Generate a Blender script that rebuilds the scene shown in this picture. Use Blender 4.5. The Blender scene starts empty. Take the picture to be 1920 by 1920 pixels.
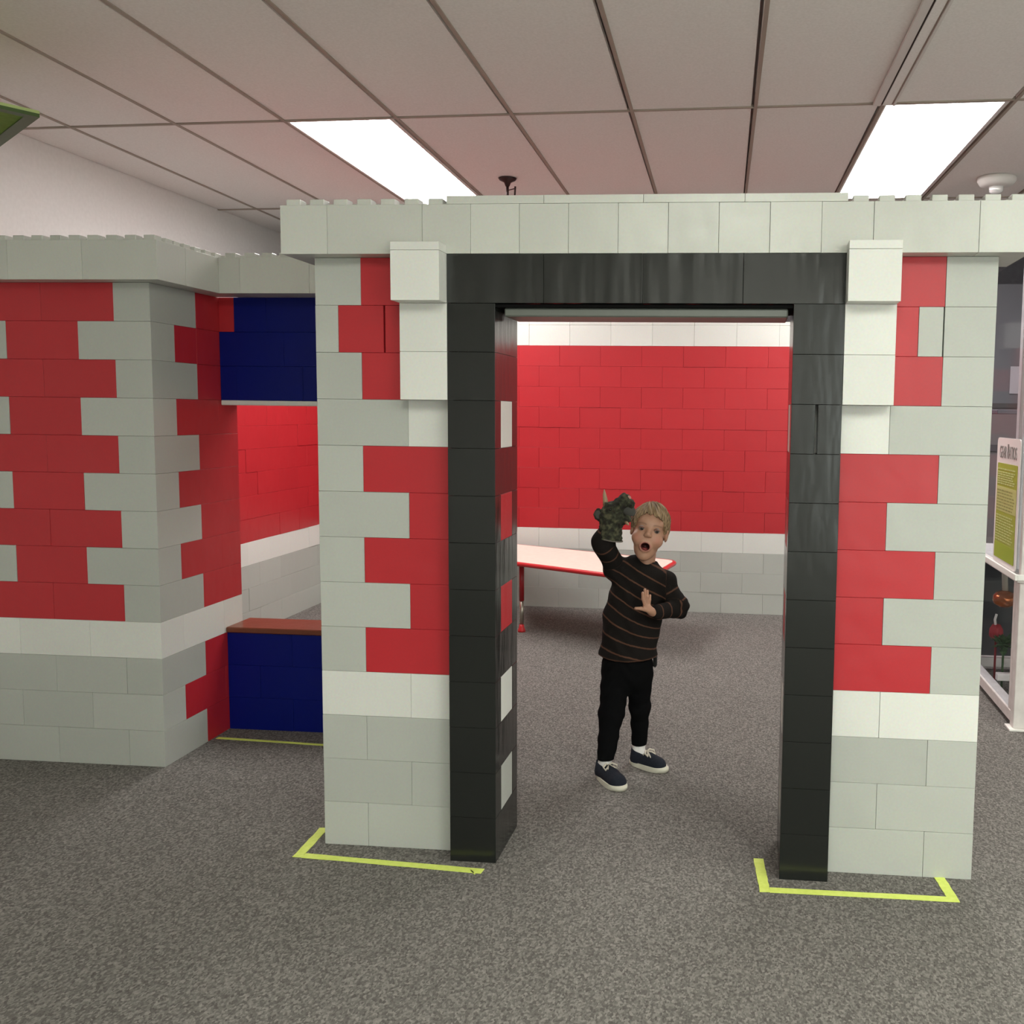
import bpy, bmesh, math, random
import numpy as np
from mathutils import Vector, Matrix

random.seed(7)
scene = bpy.context.scene
COL = scene.collection

# ------------------------------------------------------------------ units
U = 0.1524                 # one toy-brick width (6 in)
H = 0.1524 * 0.9827        # one toy-brick course

# ------------------------------------------------------------------ camera
cam_data = bpy.data.cameras.new("camera")
cam = bpy.data.objects.new("camera", cam_data)
COL.objects.link(cam)
def _rot(v):
    th = math.sqrt(sum(c * c for c in v)); k = [c / th for c in v]
    K = np.array([[0, -k[2], k[1]], [k[2], 0, -k[0]], [-k[1], k[0], 0]])
    return np.eye(3) + math.sin(th) * K + (1 - math.cos(th)) * K @ K
_R = _rot((0.09617, 0.09895, 0.01765)) @ np.array([[1, 0, 0], [0, 0, -1], [0, 1, 0.0]])
cam.matrix_world = Matrix(((_R[0][0], -_R[1][0], -_R[2][0], 9.2558 * U),
                           (_R[0][1], -_R[1][1], -_R[2][1], -21.156 * U),
                           (_R[0][2], -_R[1][2], -_R[2][2], 9.6292 * U),
                           (0, 0, 0, 1)))
cam_data.sensor_width = 36.0
cam_data.lens = 1923.0 / 1920.0 * 36.0
cam_data.shift_x = -(1219.33 - 960.0) / 1920.0
cam_data.clip_start = 0.05
scene.camera = cam

# ------------------------------------------------------------------ light and exposure
world = bpy.data.worlds.new("world")
scene.world = world
world.use_nodes = True
world.node_tree.nodes["Background"].inputs[0].default_value = (0.9, 1.0, 0.95, 1)
world.node_tree.nodes["Background"].inputs[1].default_value = 0.02
scene.view_settings.view_transform = 'Standard'
scene.view_settings.look = 'None'
scene.view_settings.gamma = 1.0
scene.view_settings.use_curve_mapping = False
scene.view_settings.exposure = 0.38
PANEL_BACK = ((1.0, 0.96, 0.935), 16.5)      # fixtures over the play room
PANEL_ADDED = ((0.98, 1.0, 0.90), 20.0)     # unseen fixtures added behind the camera to light the front
try:
    scene.cycles.use_denoising = True
    scene.cycles.denoiser = 'OPENIMAGEDENOISE'
    scene.cycles.max_bounces = 12
    scene.cycles.diffuse_bounces = 8
    scene.cycles.transparent_max_bounces = 12
    scene.cycles.sample_clamp_indirect = 10.0
except Exception:
    pass

# ------------------------------------------------------------------ materials
def new_mat(name):
    m = bpy.data.materials.new(name); m.use_nodes = True
    nt = m.node_tree
    b = nt.nodes["Principled BSDF"]
    return m, nt, b

def N(nt, kind, **kw):
    n = nt.nodes.new(kind)
    for k, v in kw.items():
        if k in n.inputs: n.inputs[k].default_value = v
        else: setattr(n, k, v)
    return n

def plain(name, col, rough=0.5, metal=0.0, spec=0.5):
    m, nt, b = new_mat(name)
    b.inputs['Base Color'].default_value = (*col, 1)
    b.inputs['Roughness'].default_value = rough
    b.inputs['Metallic'].default_value = metal
    b.inputs['Specular IOR Level'].default_value = spec
    return m

def plastic(name, col, rough=0.32, wave=0.12, var=0.05, streak=False, spec=0.45, scl=None):
    """moulded plastic: slight shade change from brick to brick, faintly wavy gloss"""
    m, nt, b = new_mat(name)
    L = nt.links
    oi = N(nt, 'ShaderNodeObjectInfo')
    hsv = N(nt, 'ShaderNodeHueSaturation')
    hsv.inputs['Color'].default_value = (*col, 1)
    mr = N(nt, 'ShaderNodeMapRange')
    mr.inputs['To Min'].default_value = 1 - var; mr.inputs['To Max'].default_value = 1 + var
    L.new(oi.outputs['Random'], mr.inputs['Value'])
    L.new(mr.outputs['Result'], hsv.inputs['Value'])
    geo = N(nt, 'ShaderNodeNewGeometry')
    # scuffs
    n2 = N(nt, 'ShaderNodeTexNoise'); n2.inputs['Scale'].default_value = 130; n2.inputs['Detail'].default_value = 3
    L.new(geo.outputs['Position'], n2.inputs['Vector'])
    mx = N(nt, 'ShaderNodeMix', data_type='RGBA', blend_type='MULTIPLY')
    mx.inputs[0].default_value = 0.16
    L.new(hsv.outputs['Color'], mx.inputs[6])
    L.new(n2.outputs['Color'], mx.inputs[7])
    bc = N(nt, 'ShaderNodeBrightContrast'); bc.inputs['Bright'].default_value = 0.0
    L.new(mx.outputs[2], b.inputs['Base Color'])
    # wavy moulded surface
    mp = N(nt, 'ShaderNodeMapping')
    mp.inputs['Scale'].default_value = scl or ((26, 26, 7) if streak else (11, 11, 9))
    L.new(geo.outputs['Position'], mp.inputs['Vector'])
    n1 = N(nt, 'ShaderNodeTexNoise'); n1.inputs['Scale'].default_value = 1.0; n1.inputs['Detail'].default_value = 1.5
    L.new(mp.outputs['Vector'], n1.inputs['Vector'])
    bp = N(nt, 'ShaderNodeBump'); bp.inputs['Strength'].default_value = wave; bp.inputs['Distance'].default_value = 0.03
    L.new(n1.outputs['Fac'], bp.inputs['Height'])
    L.new(bp.outputs['Normal'], b.inputs['Normal'])
    mr2 = N(nt, 'ShaderNodeMapRange')
    mr2.inputs['To Min'].default_value = rough * 0.8; mr2.inputs['To Max'].default_value = rough * 1.25
    L.new(n2.outputs['Fac'], mr2.inputs['Value'])
    L.new(mr2.outputs['Result'], b.inputs['Roughness'])
    b.inputs['Specular IOR Level'].default_value = spec
    return m

M = {}
M['g'] = plastic('grey_plastic', (0.47, 0.485, 0.445), 0.42)
M['w'] = plastic('white_plastic', (0.74, 0.745, 0.70), 0.40)
M['r'] = plastic('red_plastic', (0.48, 0.021, 0.029), 0.40, var=0.03)
M['d'] = plastic('black_plastic', (0.015, 0.0165, 0.015), 0.17, 0.04, 0.06, streak=True, spec=0.42)
M['b'] = plastic('blue_plastic', (0.0012, 0.0075, 0.16), 0.42, spec=0.18)
M['k'] = plastic('black_lintel_plastic', (0.020, 0.022, 0.020), 0.12, 0.22, 0.06, streak=True, spec=0.55, scl=(15, 15, 2.5))
M['n'] = plastic('brown_plastic', (0.16, 0.045, 0.02), 0.35)
M['c'] = plastic('pale_plastic', (0.58, 0.59, 0.54), 0.30, 0.12)  # cornice white, darkened in its colour for the weaker light up there
COLOUR_WORD = dict(g='grey', w='white', r='red', d='black', b='blue', k='black', n='brown', c='off-white')

def carpet_mat():
    m, nt, b = new_mat('grey_loop_carpet'); L = nt.links
    tc = N(nt, 'ShaderNodeNewGeometry')
    mp = N(nt, 'ShaderNodeMapping'); mp.inputs['Scale'].default_value = (1.0, 0.62, 1.0)
    mp.inputs['Rotation'].default_value = (0, 0, 0.35)
    L.new(tc.outputs['Position'], mp.inputs['Vector'])
    v = N(nt, 'ShaderNodeTexVoronoi'); v.inputs['Scale'].default_value = 185
    L.new(mp.outputs['Vector'], v.inputs['Vector'])
    n = N(nt, 'ShaderNodeTexNoise'); n.inputs['Scale'].default_value = 100; n.inputs['Detail'].default_value = 5; n.inputs['Roughness'].default_value = 0.75
    L.new(mp.outputs['Vector'], n.inputs['Vector'])
    n3 = N(nt, 'ShaderNodeTexNoise'); n3.inputs['Scale'].default_value = 1.3; n3.inputs['Detail'].default_value = 3
    L.new(tc.outputs['Position'], n3.inputs['Vector'])
    ramp = N(nt, 'ShaderNodeValToRGB')
    e = ramp.color_ramp.elements
    e[0].position = 0.30; e[0].color = (0.110, 0.103, 0.094, 1)
    e[1].position = 0.72; e[1].color = (0.315, 0.298, 0.274, 1)
    x = e.new(0.5); x.color = (0.185, 0.174, 0.161, 1)
    mixv = N(nt, 'ShaderNodeMix', data_type='FLOAT'); mixv.inputs[0].default_value = 0.35
    sep = N(nt, 'ShaderNodeSeparateColor'); L.new(v.outputs['Color'], sep.inputs['Color'])
    L.new(n.outputs['Fac'], mixv.inputs[2]); L.new(sep.outputs['Red'], mixv.inputs[3])
    L.new(mixv.outputs[0], ramp.inputs['Fac'])
    mul = N(nt, 'ShaderNodeMix', data_type='RGBA', blend_type='MULTIPLY'); mul.inputs[0].default_value = 0.25
    L.new(ramp.outputs['Color'], mul.inputs[6]); L.new(n3.outputs['Fac'], mul.inputs[7])
    L.new(mul.outputs[2], b.inputs['Base Color'])
    b.inputs['Roughness'].default_value = 0.95; b.inputs['Specular IOR Level'].default_value = 0.1
    bp = N(nt, 'ShaderNodeBump'); bp.inputs['Strength'].default_value = 0.9; bp.inputs['Distance'].default_value = 0.006
    L.new(mixv.outputs[0], bp.inputs['Height']); L.new(bp.outputs['Normal'], b.inputs['Normal'])
    return m
M['carpet'] = carpet_mat()

def speckle(name, c0, c1, scale, rough=0.85, bump=0.15, dist=0.003, spec=0.2):
    m, nt, b = new_mat(name); L = nt.links
    g = N(nt, 'ShaderNodeNewGeometry')
    n = N(nt, 'ShaderNodeTexNoise'); n.inputs['Scale'].default_value = scale; n.inputs['Detail'].default_value = 5
    L.new(g.outputs['Position'], n.inputs['Vector'])
    r = N(nt, 'ShaderNodeValToRGB'); e = r.color_ramp.elements
    e[0].position = 0.32; e[0].color = (*c0, 1); e[1].position = 0.68; e[1].color = (*c1, 1)
    L.new(n.outputs['Fac'], r.inputs['Fac']); L.new(r.outputs['Color'], b.inputs['Base Color'])
    bp = N(nt, 'ShaderNodeBump'); bp.inputs['Strength'].default_value = bump; bp.inputs['Distance'].default_value = dist
    L.new(n.outputs['Fac'], bp.inputs['Height']); L.new(bp.outputs['Normal'], b.inputs['Normal'])
    b.inputs['Roughness'].default_value = rough; b.inputs['Specular IOR Level'].default_value = spec
    return m
M['tile'] = speckle('ceiling_tile_board', (0.84, 0.83, 0.80), (0.91, 0.90, 0.875), 90)
M['bar'] = plain('ceiling_bar_paint', (0.36, 0.31, 0.26), 0.6)
M['lightframe'] = plain('white_enamel', (0.75, 0.73, 0.70), 0.45)
M['darkgap'] = plain('dark_gap', (0.03, 0.022, 0.018), 0.8)
M['wallpaint'] = speckle('pale_wall_paint', (0.80, 0.79, 0.775), (0.84, 0.83, 0.815), 40, 0.8, 0.05)
M['darkwall'] = speckle('dark_grey_wall_paint', (0.20, 0.19, 0.21), (0.23, 0.22, 0.24), 30, 0.8, 0.05)
M['tape'] = speckle('yellow_green_tape', (0.64, 0.76, 0.14), (0.72, 0.82, 0.20), 60, 0.5, 0.05)
M['chrome'] = plain('brushed_steel', (0.45, 0.42, 0.36), 0.35, 1.0)
M['darkmetal'] = plain('dark_bronze_metal', (0.05, 0.03, 0.028), 0.4, 0.6)

def emit(name, col, s):
    m = bpy.data.materials.new(name); m.use_nodes = True
    nt = m.node_tree; nt.nodes.clear()
    o = nt.nodes.new('ShaderNodeOutputMaterial'); e = nt.nodes.new('ShaderNodeEmission')
    e.inputs[0].default_value = (*col, 1); e.inputs[1].default_value = s
    nt.links.new(e.outputs[0], o.inputs[0])
    return m
M['panel_back'] = emit('lit_diffuser_cool', *PANEL_BACK)
M['panel_front'] = emit('lit_diffuser_hall', *PANEL_ADDED)

def glass_mat():
    m = bpy.data.materials.new('clear_acrylic'); m.use_nodes = True
    nt = m.node_tree; nt.nodes.clear(); L = nt.links
    o = nt.nodes.new('ShaderNodeOutputMaterial')
    t = nt.nodes.new('ShaderNodeBsdfTransparent'); t.inputs[0].default_value = (0.90, 0.91, 0.93, 1)
    g = nt.nodes.new('ShaderNodeBsdfGlossy'); g.inputs['Roughness'].default_value = 0.05
    lw_ = nt.nodes.new('ShaderNodeLayerWeight'); f5 = nt.nodes.new('ShaderNodeMath'); f5.operation = 'POWER'; f5.inputs[1].default_value = 5
    f = nt.nodes.new('ShaderNodeMath'); f.operation = 'MULTIPLY_ADD'; f.inputs[1].default_value = 0.10; f.inputs[2].default_value = 0.008
    L.new(lw_.outputs['Facing'], f5.inputs[0]); L.new(f5.outputs[0], f.inputs[0])
    mx = nt.nodes.new('ShaderNodeMixShader')
    L.new(f.outputs[0], mx.inputs[0]); L.new(t.outputs[0], mx.inputs[1]); L.new(g.outputs[0], mx.inputs[2])
    L.new(mx.outputs[0], o.inputs[0])
    return m
M['glass'] = glass_mat()

# ------------------------------------------------------------------ object helpers
def link(o, parent=None):
    COL.objects.link(o)
    if parent is not None: o.parent = parent
    return o

def thing(name, label, cat, loc=(0, 0, 0), rotz=0.0, group=None):
    o = bpy.data.objects.new(name, None)
    o.empty_display_size = 0.1
    o.location = loc; o.rotation_euler = (0, 0, rotz)
    o['label'] = label; o['category'] = cat
    if group: o['group'] = group
    return link(o)

def mesh_obj(name, me, mat, parent=None):
    o = bpy.data.objects.new(name, me)
    if mat is not None:
        for mm in (mat if isinstance(mat, (list, tuple)) else [mat]):
            if len(me.materials) < (len(mat) if isinstance(mat, (list, tuple)) else 1): me.materials.append(mm)
    return link(o, parent)

def bm_obj(name, bm, mat, parent=None, smooth=False):
    me = bpy.data.meshes.new(name)
    bmesh.ops.recalc_face_normals(bm, faces=bm.faces[:])
    bm.to_mesh(me); bm.free()
    if smooth: me.polygons.foreach_set('use_smooth', [True] * len(me.polygons))
    return mesh_obj(name, me, mat, parent)

def structure(o):
    o['kind'] = 'structure'; return o

def add_box(bm, x0, x1, y0, y1, z0, z1, b=0.0):
    """box with chamfered edges (44 triangles when b > 0)"""
    if b <= 0:
        vs = [bm.verts.new((x, y, z)) for x in (x0, x1) for y in (y0, y1) for z in (z0, z1)]
        for f in ((0, 1, 3, 2), (4, 6, 7, 5), (0, 4, 5, 1), (2, 3, 7, 6), (0, 2, 6, 4), (1, 5, 7, 3)):
            bm.faces.new([vs[i] for i in f])
        return
    c = [(x0, x1), (y0, y1), (z0, z1)]
    V = {}
    for i in (0, 1):
        for j in (0, 1):
            for k in (0, 1):
                s = (i, j, k)
                for ax in range(3):
                    p = [c[a][s[a]] + (b if s[a] == 0 else -b) * (a != ax) for a in range(3)]
                    V[s, ax] = bm.verts.new(p)
    for ax in range(3):
        o = [a for a in range(3) if a != ax]
        for e in (0, 1):
            q = []
            for (m, n) in ((0, 0), (1, 0), (1, 1), (0, 1)):
                s = [0, 0, 0]; s[ax] = e; s[o[0]] = m; s[o[1]] = n
                q.append(V[tuple(s), ax])
            bm.faces.new(q)
        for m in (0, 1):
            for n in (0, 1):
                s0 = [0, 0, 0]; s0[o[0]] = m; s0[o[1]] = n
                s1 = list(s0); s1[ax] = 1
                s0, s1 = tuple(s0), tuple(s1)
                bm.faces.new([V[s0, o[0]], V[s1, o[0]], V[s1, o[1]], V[s0, o[1]]])
    for s in [(i, j, k) for i in (0, 1) for j in (0, 1) for k in (0, 1)]:
        bm.faces.new([V[s, 0], V[s, 1], V[s, 2]])

_cache = {}
def box_mesh(name, dx, dy, dz, mat, b):
    key = (name, round(dx, 4), round(dy, 4), round(dz, 4), mat.name)
    if key not in _cache:
        bm = bmesh.new(); add_box(bm, -dx / 2, dx / 2, -dy / 2, dy / 2, 0, dz, b)
        bmesh.ops.recalc_face_normals(bm, faces=bm.faces[:])
        me = bpy.data.meshes.new(name); bm.to_mesh(me); bm.free()
        me.materials.append(mat); _cache[key] = me
    return _cache[key]

def box(name, x0, x1, y0, y1, z0, z1, mat, parent=None, b=0.0):
    """metric box as an object, origin at its base centre"""
    o = bpy.data.objects.new(name, box_mesh(name, x1 - x0, y1 - y0, z1 - z0, mat, b))
    o.location = ((x0 + x1) / 2, (y0 + y1) / 2, z0)
    if parent is not None: o.location = Vector(o.location) - parent.location
    return link(o, parent)

GAP = 0.0032 * U
def brick(parent, x0, x1, y0, y1, z0, z1, c, name='brick', jit=0.007):
    """toy brick; x and y in brick widths, z in courses"""
    j = random.uniform(-jit, jit) * U
    k = random.uniform(-jit, jit) * U
    o = box(name, x0 * U + GAP, x1 * U - GAP, y0 * U + GAP + j, y1 * U - GAP + j, z0 * H, z1 * H - 1.6 * GAP, M[c], parent, 0.0045 * U)
    if c != 'g': o['label'] = COLOUR_WORD[c] + ' brick'
    return o

def studs(parent, host, x0, x1, y0, y1, z, c, s=0.30, t=0.135):
    """square studs on a brick top, every half brick"""
    nx = max(1, round((x1 - x0) * 2)); ny = max(1, round((y1 - y0) * 2))
    for i in range(nx):
        for j in range(ny):
            cx = x0 + (i + .5) * (x1 - x0) / nx; cy = y0 + (j + .5) * (y1 - y0) / ny
            o = bpy.data.objects.new('stud', box_mesh('stud', s * U, s * U, t * U, M[c], 0.012 * U))
            o.location = Vector((cx * U, cy * U, z * H - 1.6 * GAP)) - parent.location - host.location
            link(o, host)

def tube(bm, pts, r, seg=8, cap=True):
    """round tube along points; r a number or one per point"""
    pts = [Vector(p) for p in pts]; n = len(pts)
    rs = r if isinstance(r, (list, tuple)) else [r] * n
    rings = []; up = None
    for i, p in enumerate(pts):
        d = (pts[min(i + 1, n - 1)] - pts[max(i - 1, 0)]).normalized()
        if up is None: up = d.orthogonal().normalized()
        up = (up - d * up.dot(d)).normalized(); w = d.cross(up)
        rings.append([bm.verts.new(p + (up * math.cos(a) + w * math.sin(a)) * rs[i]) for a in [2 * math.pi * k / seg for k in range(seg)]])
    for a, b in zip(rings, rings[1:]):
        for k in range(seg): bm.faces.new([a[k], a[(k + 1) % seg], b[(k + 1) % seg], b[k]])
    if cap:
        bm.faces.new(rings[0][::-1]); bm.faces.new(rings[-1])

def lathe(bm, prof, seg=24, at=(0, 0, 0)):
    rings = []
    for r, z in prof:
        if r < 1e-6: rings.append([bm.verts.new((at[0], at[1], at[2] + z))])
        else: rings.append([bm.verts.new((at[0] + r * math.cos(2 * math.pi * k / seg), at[1] + r * math.sin(2 * math.pi * k / seg), at[2] + z)) for k in range(seg)])
    for a, b in zip(rings, rings[1:]):
        for k in range(seg):
            q = [a[k % len(a)], a[(k + 1) % len(a)], b[(k + 1) % len(b)], b[k % len(b)]]
            q = list(dict.fromkeys(q))
            if len(q) > 2: bm.faces.new(q)

def prism(bm, poly, z0, z1):
    a = [bm.verts.new((x, y, z0)) for x, y in poly]; b = [bm.verts.new((x, y, z1)) for x, y in poly]
    n = len(poly)
    bm.faces.new(a[::-1]); bm.faces.new(b)
    for i in range(n): bm.faces.new([a[i], a[(i + 1) % n], b[(i + 1) % n], b[i]])

# ================================================================== THE ROOM
X0, X1, Y0, Y1, ZC = -16.9, 36.0, -36.0, 41.0, 19.5
structure(box('floor', (X0 - 1) * U, (X1 + 1) * U, (Y0 - 1) * U, (Y1 + 1) * U, -0.1, 0.0, M['carpet']))
structure(box('wall_left', (X0 - 1) * U, X0 * U, Y0 * U, Y1 * U, 0, (ZC + 1) * H, M['wallpaint']))
structure(box('wall_back', X0 * U, X1 * U, Y1 * U, (Y1 + 1) * U, 0, (ZC + 1) * H, M['darkwall']))
structure(box('wall_right', X1 * U, (X1 + 1) * U, Y0 * U, Y1 * U, 0, (ZC + 1) * H, M['wallpaint']))
structure(box('wall_front', X0 * U, X1 * U, (Y0 - 1) * U, Y0 * U, 0, (ZC + 1) * H, M['wallpaint']))
ceiling = structure(box('ceiling', X0 * U, X1 * U, Y0 * U, Y1 * U, (ZC + 0.55) * H, (ZC + 1.0) * H, M['lightframe']))
M['sky_glass'] = emit('bright_daylight', (0.93, 1.0, 0.93), 3.4)  # glowing panes added behind the camera to brighten ceiling and front
for k in range(3):
    wx = 14 + k * 6.6
    w = structure(bpy.data.objects.new('window_%d' % (k + 1), box_mesh('window_pane', 6.0 * U, 0.06 * U, 13.0 * H, M['sky_glass'], 0)))
    w.location = ((wx + 3.3) * U, (Y0 + 0.05) * U, 2.5 * H); link(w)
    for a, b, z0, z1 in ((wx, wx + .3, 2.2, 15.8), (wx + 6.3, wx + 6.6, 2.2, 15.8), (wx + .3, wx + 6.3, 2.2, 2.5), (wx + .3, wx + 6.3, 15.5, 15.8)):
        f = bpy.data.objects.new('frame', box_mesh('frame', (b - a) * U, 0.3 * U, (z1 - z0) * H, M['lightframe'], 0))
        f.location = (((a + b) / 2 - wx - 3.3) * U, 0.05 * U, (z0 - 2.5) * H); link(f, w)
CX, CY = 3.92, 14.3
def lat(i, j):
    """ceiling lattice, slightly out of square as the photo shows it"""
    y = 12.48 + CY * j; x = 1.18 + CX * i
    return x - 0.028 * (y - 12.45), y - 0.043 * (x - 1.2)
FIX = {(-2, 0): 'panel_back', (3, 0): 'panel_back', (4, -3): 'panel_front', (1, -3): 'panel_front', (7, -2): 'panel_front'}
def quad_slab(name, q, z0, z1, mat, parent, b=0.0):
    bm = bmesh.new(); prism(bm, [(x * U, y * U) for x, y in q], z0 * H, z1 * H)
    o = bm_obj(name, bm, mat, None)
    if parent is not None:
        o.data.transform(Matrix.Translation(-parent.location)); o.parent = parent
    return o
def inset(q, d):
    cx = sum(p[0] for p in q) / 4; cy = sum(p[1] for p in q) / 4
    return [(x + (d if x < cx else -d), y + (d if y < cy else -d)) for x, y in q]
IR, JR = range(-5, 9), range(-4, 2)
def clampq(q): return [(min(max(x, X0), X1), min(max(y, Y0), Y1)) for x, y in q]
for i in IR:
    for j in JR:
        q = [lat(i, j), lat(i + 1, j), lat(i + 1, j + 1), lat(i, j + 1)]
        q = clampq(q)
        if abs(q[0][0] - q[1][0]) < 0.4 or abs(q[0][1] - q[3][1]) < 0.4: continue
        if (i, j) in FIX:
            f = FIX[i, j]
            where = {(-2, 0): 'lit rectangular ceiling light above the left pillar of the archway',
                     (3, 0): 'lit rectangular ceiling light at right beside the smoke detector'}.get((i, j), 'lit rectangular ceiling light over the hall in front of the archway, %s' % ({(4, -3): 'middle one', (1, -3): 'left one', (7, -2): 'right one'}[i, j] if (i, j) in ((4, -3), (1, -3), (7, -2)) else ''))
            c = (sum(p[0] for p in q) / 4 * U, sum(p[1] for p in q) / 4 * U, ZC * H)
            t = thing('ceiling_light', where, 'ceiling light', c, group='fluorescent ceiling lights')
            loc = Vector(c)
            bm = bmesh.new()
            a = [(x * U - c[0], y * U - c[1]) for x, y in inset(q, 0.06)]
            b2 = [(x * U - c[0], y * U - c[1]) for x, y in inset(q, 0.20)]
            for k in range(4):
                k2 = (k + 1) % 4
                vs = [bm.verts.new((*p, z)) for z in (0.0, 0.04) for p in (a[k], a[k2], b2[k2], b2[k])]
                for fc in ((3, 2, 1, 0), (4, 5, 6, 7), (0, 1, 5, 4), (1, 2, 6, 5), (2, 3, 7, 6), (3, 0, 4, 7)): bm.faces.new([vs[m] for m in fc])
            bm_obj('frame', bm, M['lightframe'], t)
            bm = bmesh.new(); prism(bm, [(x * U - c[0], y * U - c[1]) for x, y in inset(q, 0.18)], 0.030, 0.034)
            bm_obj('recess', bm, M['darkgap'], t)
            bm = bmesh.new(); prism(bm, [(x * U - c[0], y * U - c[1]) for x, y in inset(q, 0.27)], 0.016, 0.026)
            bm_obj('diffuser', bm, M[f], t)
        else:
            quad_slab('ceiling_tile', inset(q, 0.045), ZC + 0.03, ZC + 0.2, M['tile'], ceiling)
for i in list(IR) + [9]:
    p, q = lat(i, -4), lat(i, 2)
    if p[0] < X0 + 0.3 or q[0] < X0 + 0.1 or p[0] > X1 - .4: continue
    p = (p[0] - 0.028 * (p[1] - Y0) * -1 * 0, max(p[1], Y0)); q = (q[0], min(q[1], Y1))
    w = 0.055
    quad_slab('ceiling_bar', [(p[0] - w, p[1]), (p[0] + w, p[1]), (q[0] + w, q[1]), (q[0] - w, q[1])], ZC - 0.01, ZC + 0.1, M['bar'], ceiling)
for j in list(JR) + [2]:
    p, q = lat(-5, j), lat(9, j)
    if min(p[1], q[1]) < Y0 + .2 or max(p[1], q[1]) > Y1 - .2: continue
    p = (X0, p[1]); q = (X1, q[1]); w = 0.055
    quad_slab('ceiling_bar', [(p[0], p[1] - w), (q[0], q[1] - w), (q[0], q[1] + w), (p[0], p[1] + w)], ZC - 0.012, ZC + 0.1, M['bar'], ceiling)

# linear slot diffuser in the ceiling
sx, sy = lat(3, 0)
t = thing('slot_diffuser', 'long narrow linear air slot in the ceiling leading to the right light', 'air vent', (sx * U, (sy - 7) * U, (ZC - 0.06) * H))
def slot(name, a, b, z0, z1, mat):
    bm = bmesh.new()
    k = 0.028
    prism(bm, [((a + k * 14.1) * U, -7.1 * U), ((b + k * 14.1) * U, -7.1 * U), (b * U, 6.95 * U), (a * U, 6.95 * U)], z0 * H, z1 * H)
    bm_obj(name, bm, mat, t)
slot('rail', -0.24, -0.02, -0.03, 0.05, M['lightframe'])
slot('slot_gap', -0.02, 0.05, 0.02, 0.05, M['darkgap'])
slot('centre_blade', 0.05, 0.30, -0.01, 0.05, M['tile'])
slot('slot_gap', 0.30, 0.36, 0.02, 0.05, M['bar'])
slot('rail', 0.36, 0.43, -0.03, 0.05, M['lightframe'])

# sprinkler head
t = thing('sprinkler', 'small dark bronze sprinkler head hanging from the ceiling above the archway', 'sprinkler', (-1.06 * U, 21.5 * U, ZC * H))
bm = bmesh.new(); lathe(bm, [(0, 0.002), (0.058, 0.0), (0.05, -0.012), (0.022, -0.025), (0.012, -0.05), (0, -0.05)], 20); bm_obj('escutcheon', bm, M['darkmetal'], t, True)
bm = bmesh.new(); tube(bm, [(0, 0, -0.045), (0, 0, -0.135)], 0.009, 10); bm_obj('pipe', bm, M['darkmetal'], t, True)
bm = bmesh.new(); tube(bm, [(0.008, 0, -0.072), (0.05, 0, -0.062)], 0.003, 6); tube(bm, [(0.05, 0, -0.05), (0.047, 0, -0.105)], 0.006, 8); bm_obj('frame_arm', bm, M['darkmetal'], t, True)
bm = bmesh.new(); lathe(bm, [(0, -0.135), (0.028, -0.135), (0.028, -0.139), (0, -0.139)], 14); bm_obj('deflector', bm, M['darkmetal'], t)

# smoke detector
t = thing('smoke_detector', 'round white smoke detector on the ceiling at far right', 'smoke detector', (18.75 * U, 22.2 * U, ZC * H))
bm = bmesh.new(); lathe(bm, [(0, 0), (0.115, 0), (0.115, -0.022), (0.10, -0.045), (0.07, -0.055), (0, -0.055)], 28); bm_obj('base', bm, plain('white_detector_plastic', (0.78, 0.76, 0.73), 0.45), t, True)
bm = bmesh.new(); lathe(bm, [(0, -0.054), (0.045, -0.054), (0.040, -0.085), (0.02, -0.098), (0, -0.10)], 20); bm_obj('strobe_lens', bm, plain('clear_lens', (0.9, 0.9, 0.9), 0.05, 0.3), t, True)

# green hanging sign panel, top left
t = thing('hanging_panel', 'green square panel hanging below the ceiling at upper left', 'hanging sign', (-8.5 * U, 3.44 * U, 17.0 * H))
a = Vector((-0.50, -0.866)); b2 = Vector((-0.762, 0.648)); S = 6.0
P = [Vector((0, 0)), a * S * U, (a + b2) * S * U, b2 * S * U]
bm = bmesh.new()
ins = [p * 1.0 for p in P]
d = 0.30 * U
Q = [P[0] + (a + b2) * d, P[1] + (-a + b2) * d, P[2] + (-a - b2) * d, P[3] + (a - b2) * d]
gm = speckle('green_panel_cloth', (0.15, 0.25, 0.045), (0.19, 0.30, 0.06), 40)
gm2 = plain('dark_green_frame', (0.05, 0.095, 0.018), 0.5)
gm3 = plain('light_green_edge', (0.42, 0.52, 0.20), 0.5)  # lighter green stands in for light on the panel's side edge
prism(bm, [tuple(p) for p in Q], 0.004, 0.010); bm_obj('panel', bm, gm, t)
bm = bmesh.new()
for k in range(4):
    k2 = (k + 1) % 4
    prism(bm, [tuple(P[k]), tuple(P[k2]), tuple(Q[k2]), tuple(Q[k])], 0.0, 0.013)
bm_obj('frame', bm, gm2, t)
bm = bmesh.new(); prism(bm, [tuple(p) for p in P], 0.013, 0.024); bm_obj('top_board', bm, gm3, t)
for k, s in enumerate(((0.35, 0.35), (0.65, 0.35), (0.65, 0.65), (0.35, 0.65))):
    p = (a * s[0] + b2 * s[1]) * S * U
    bm = bmesh.new(); tube(bm, [(p[0], p[1], 0.03), (p[0], p[1], (ZC - 17.0) * H)], 0.002, 6); bm_obj('wire', bm, M['chrome'], t)

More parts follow.
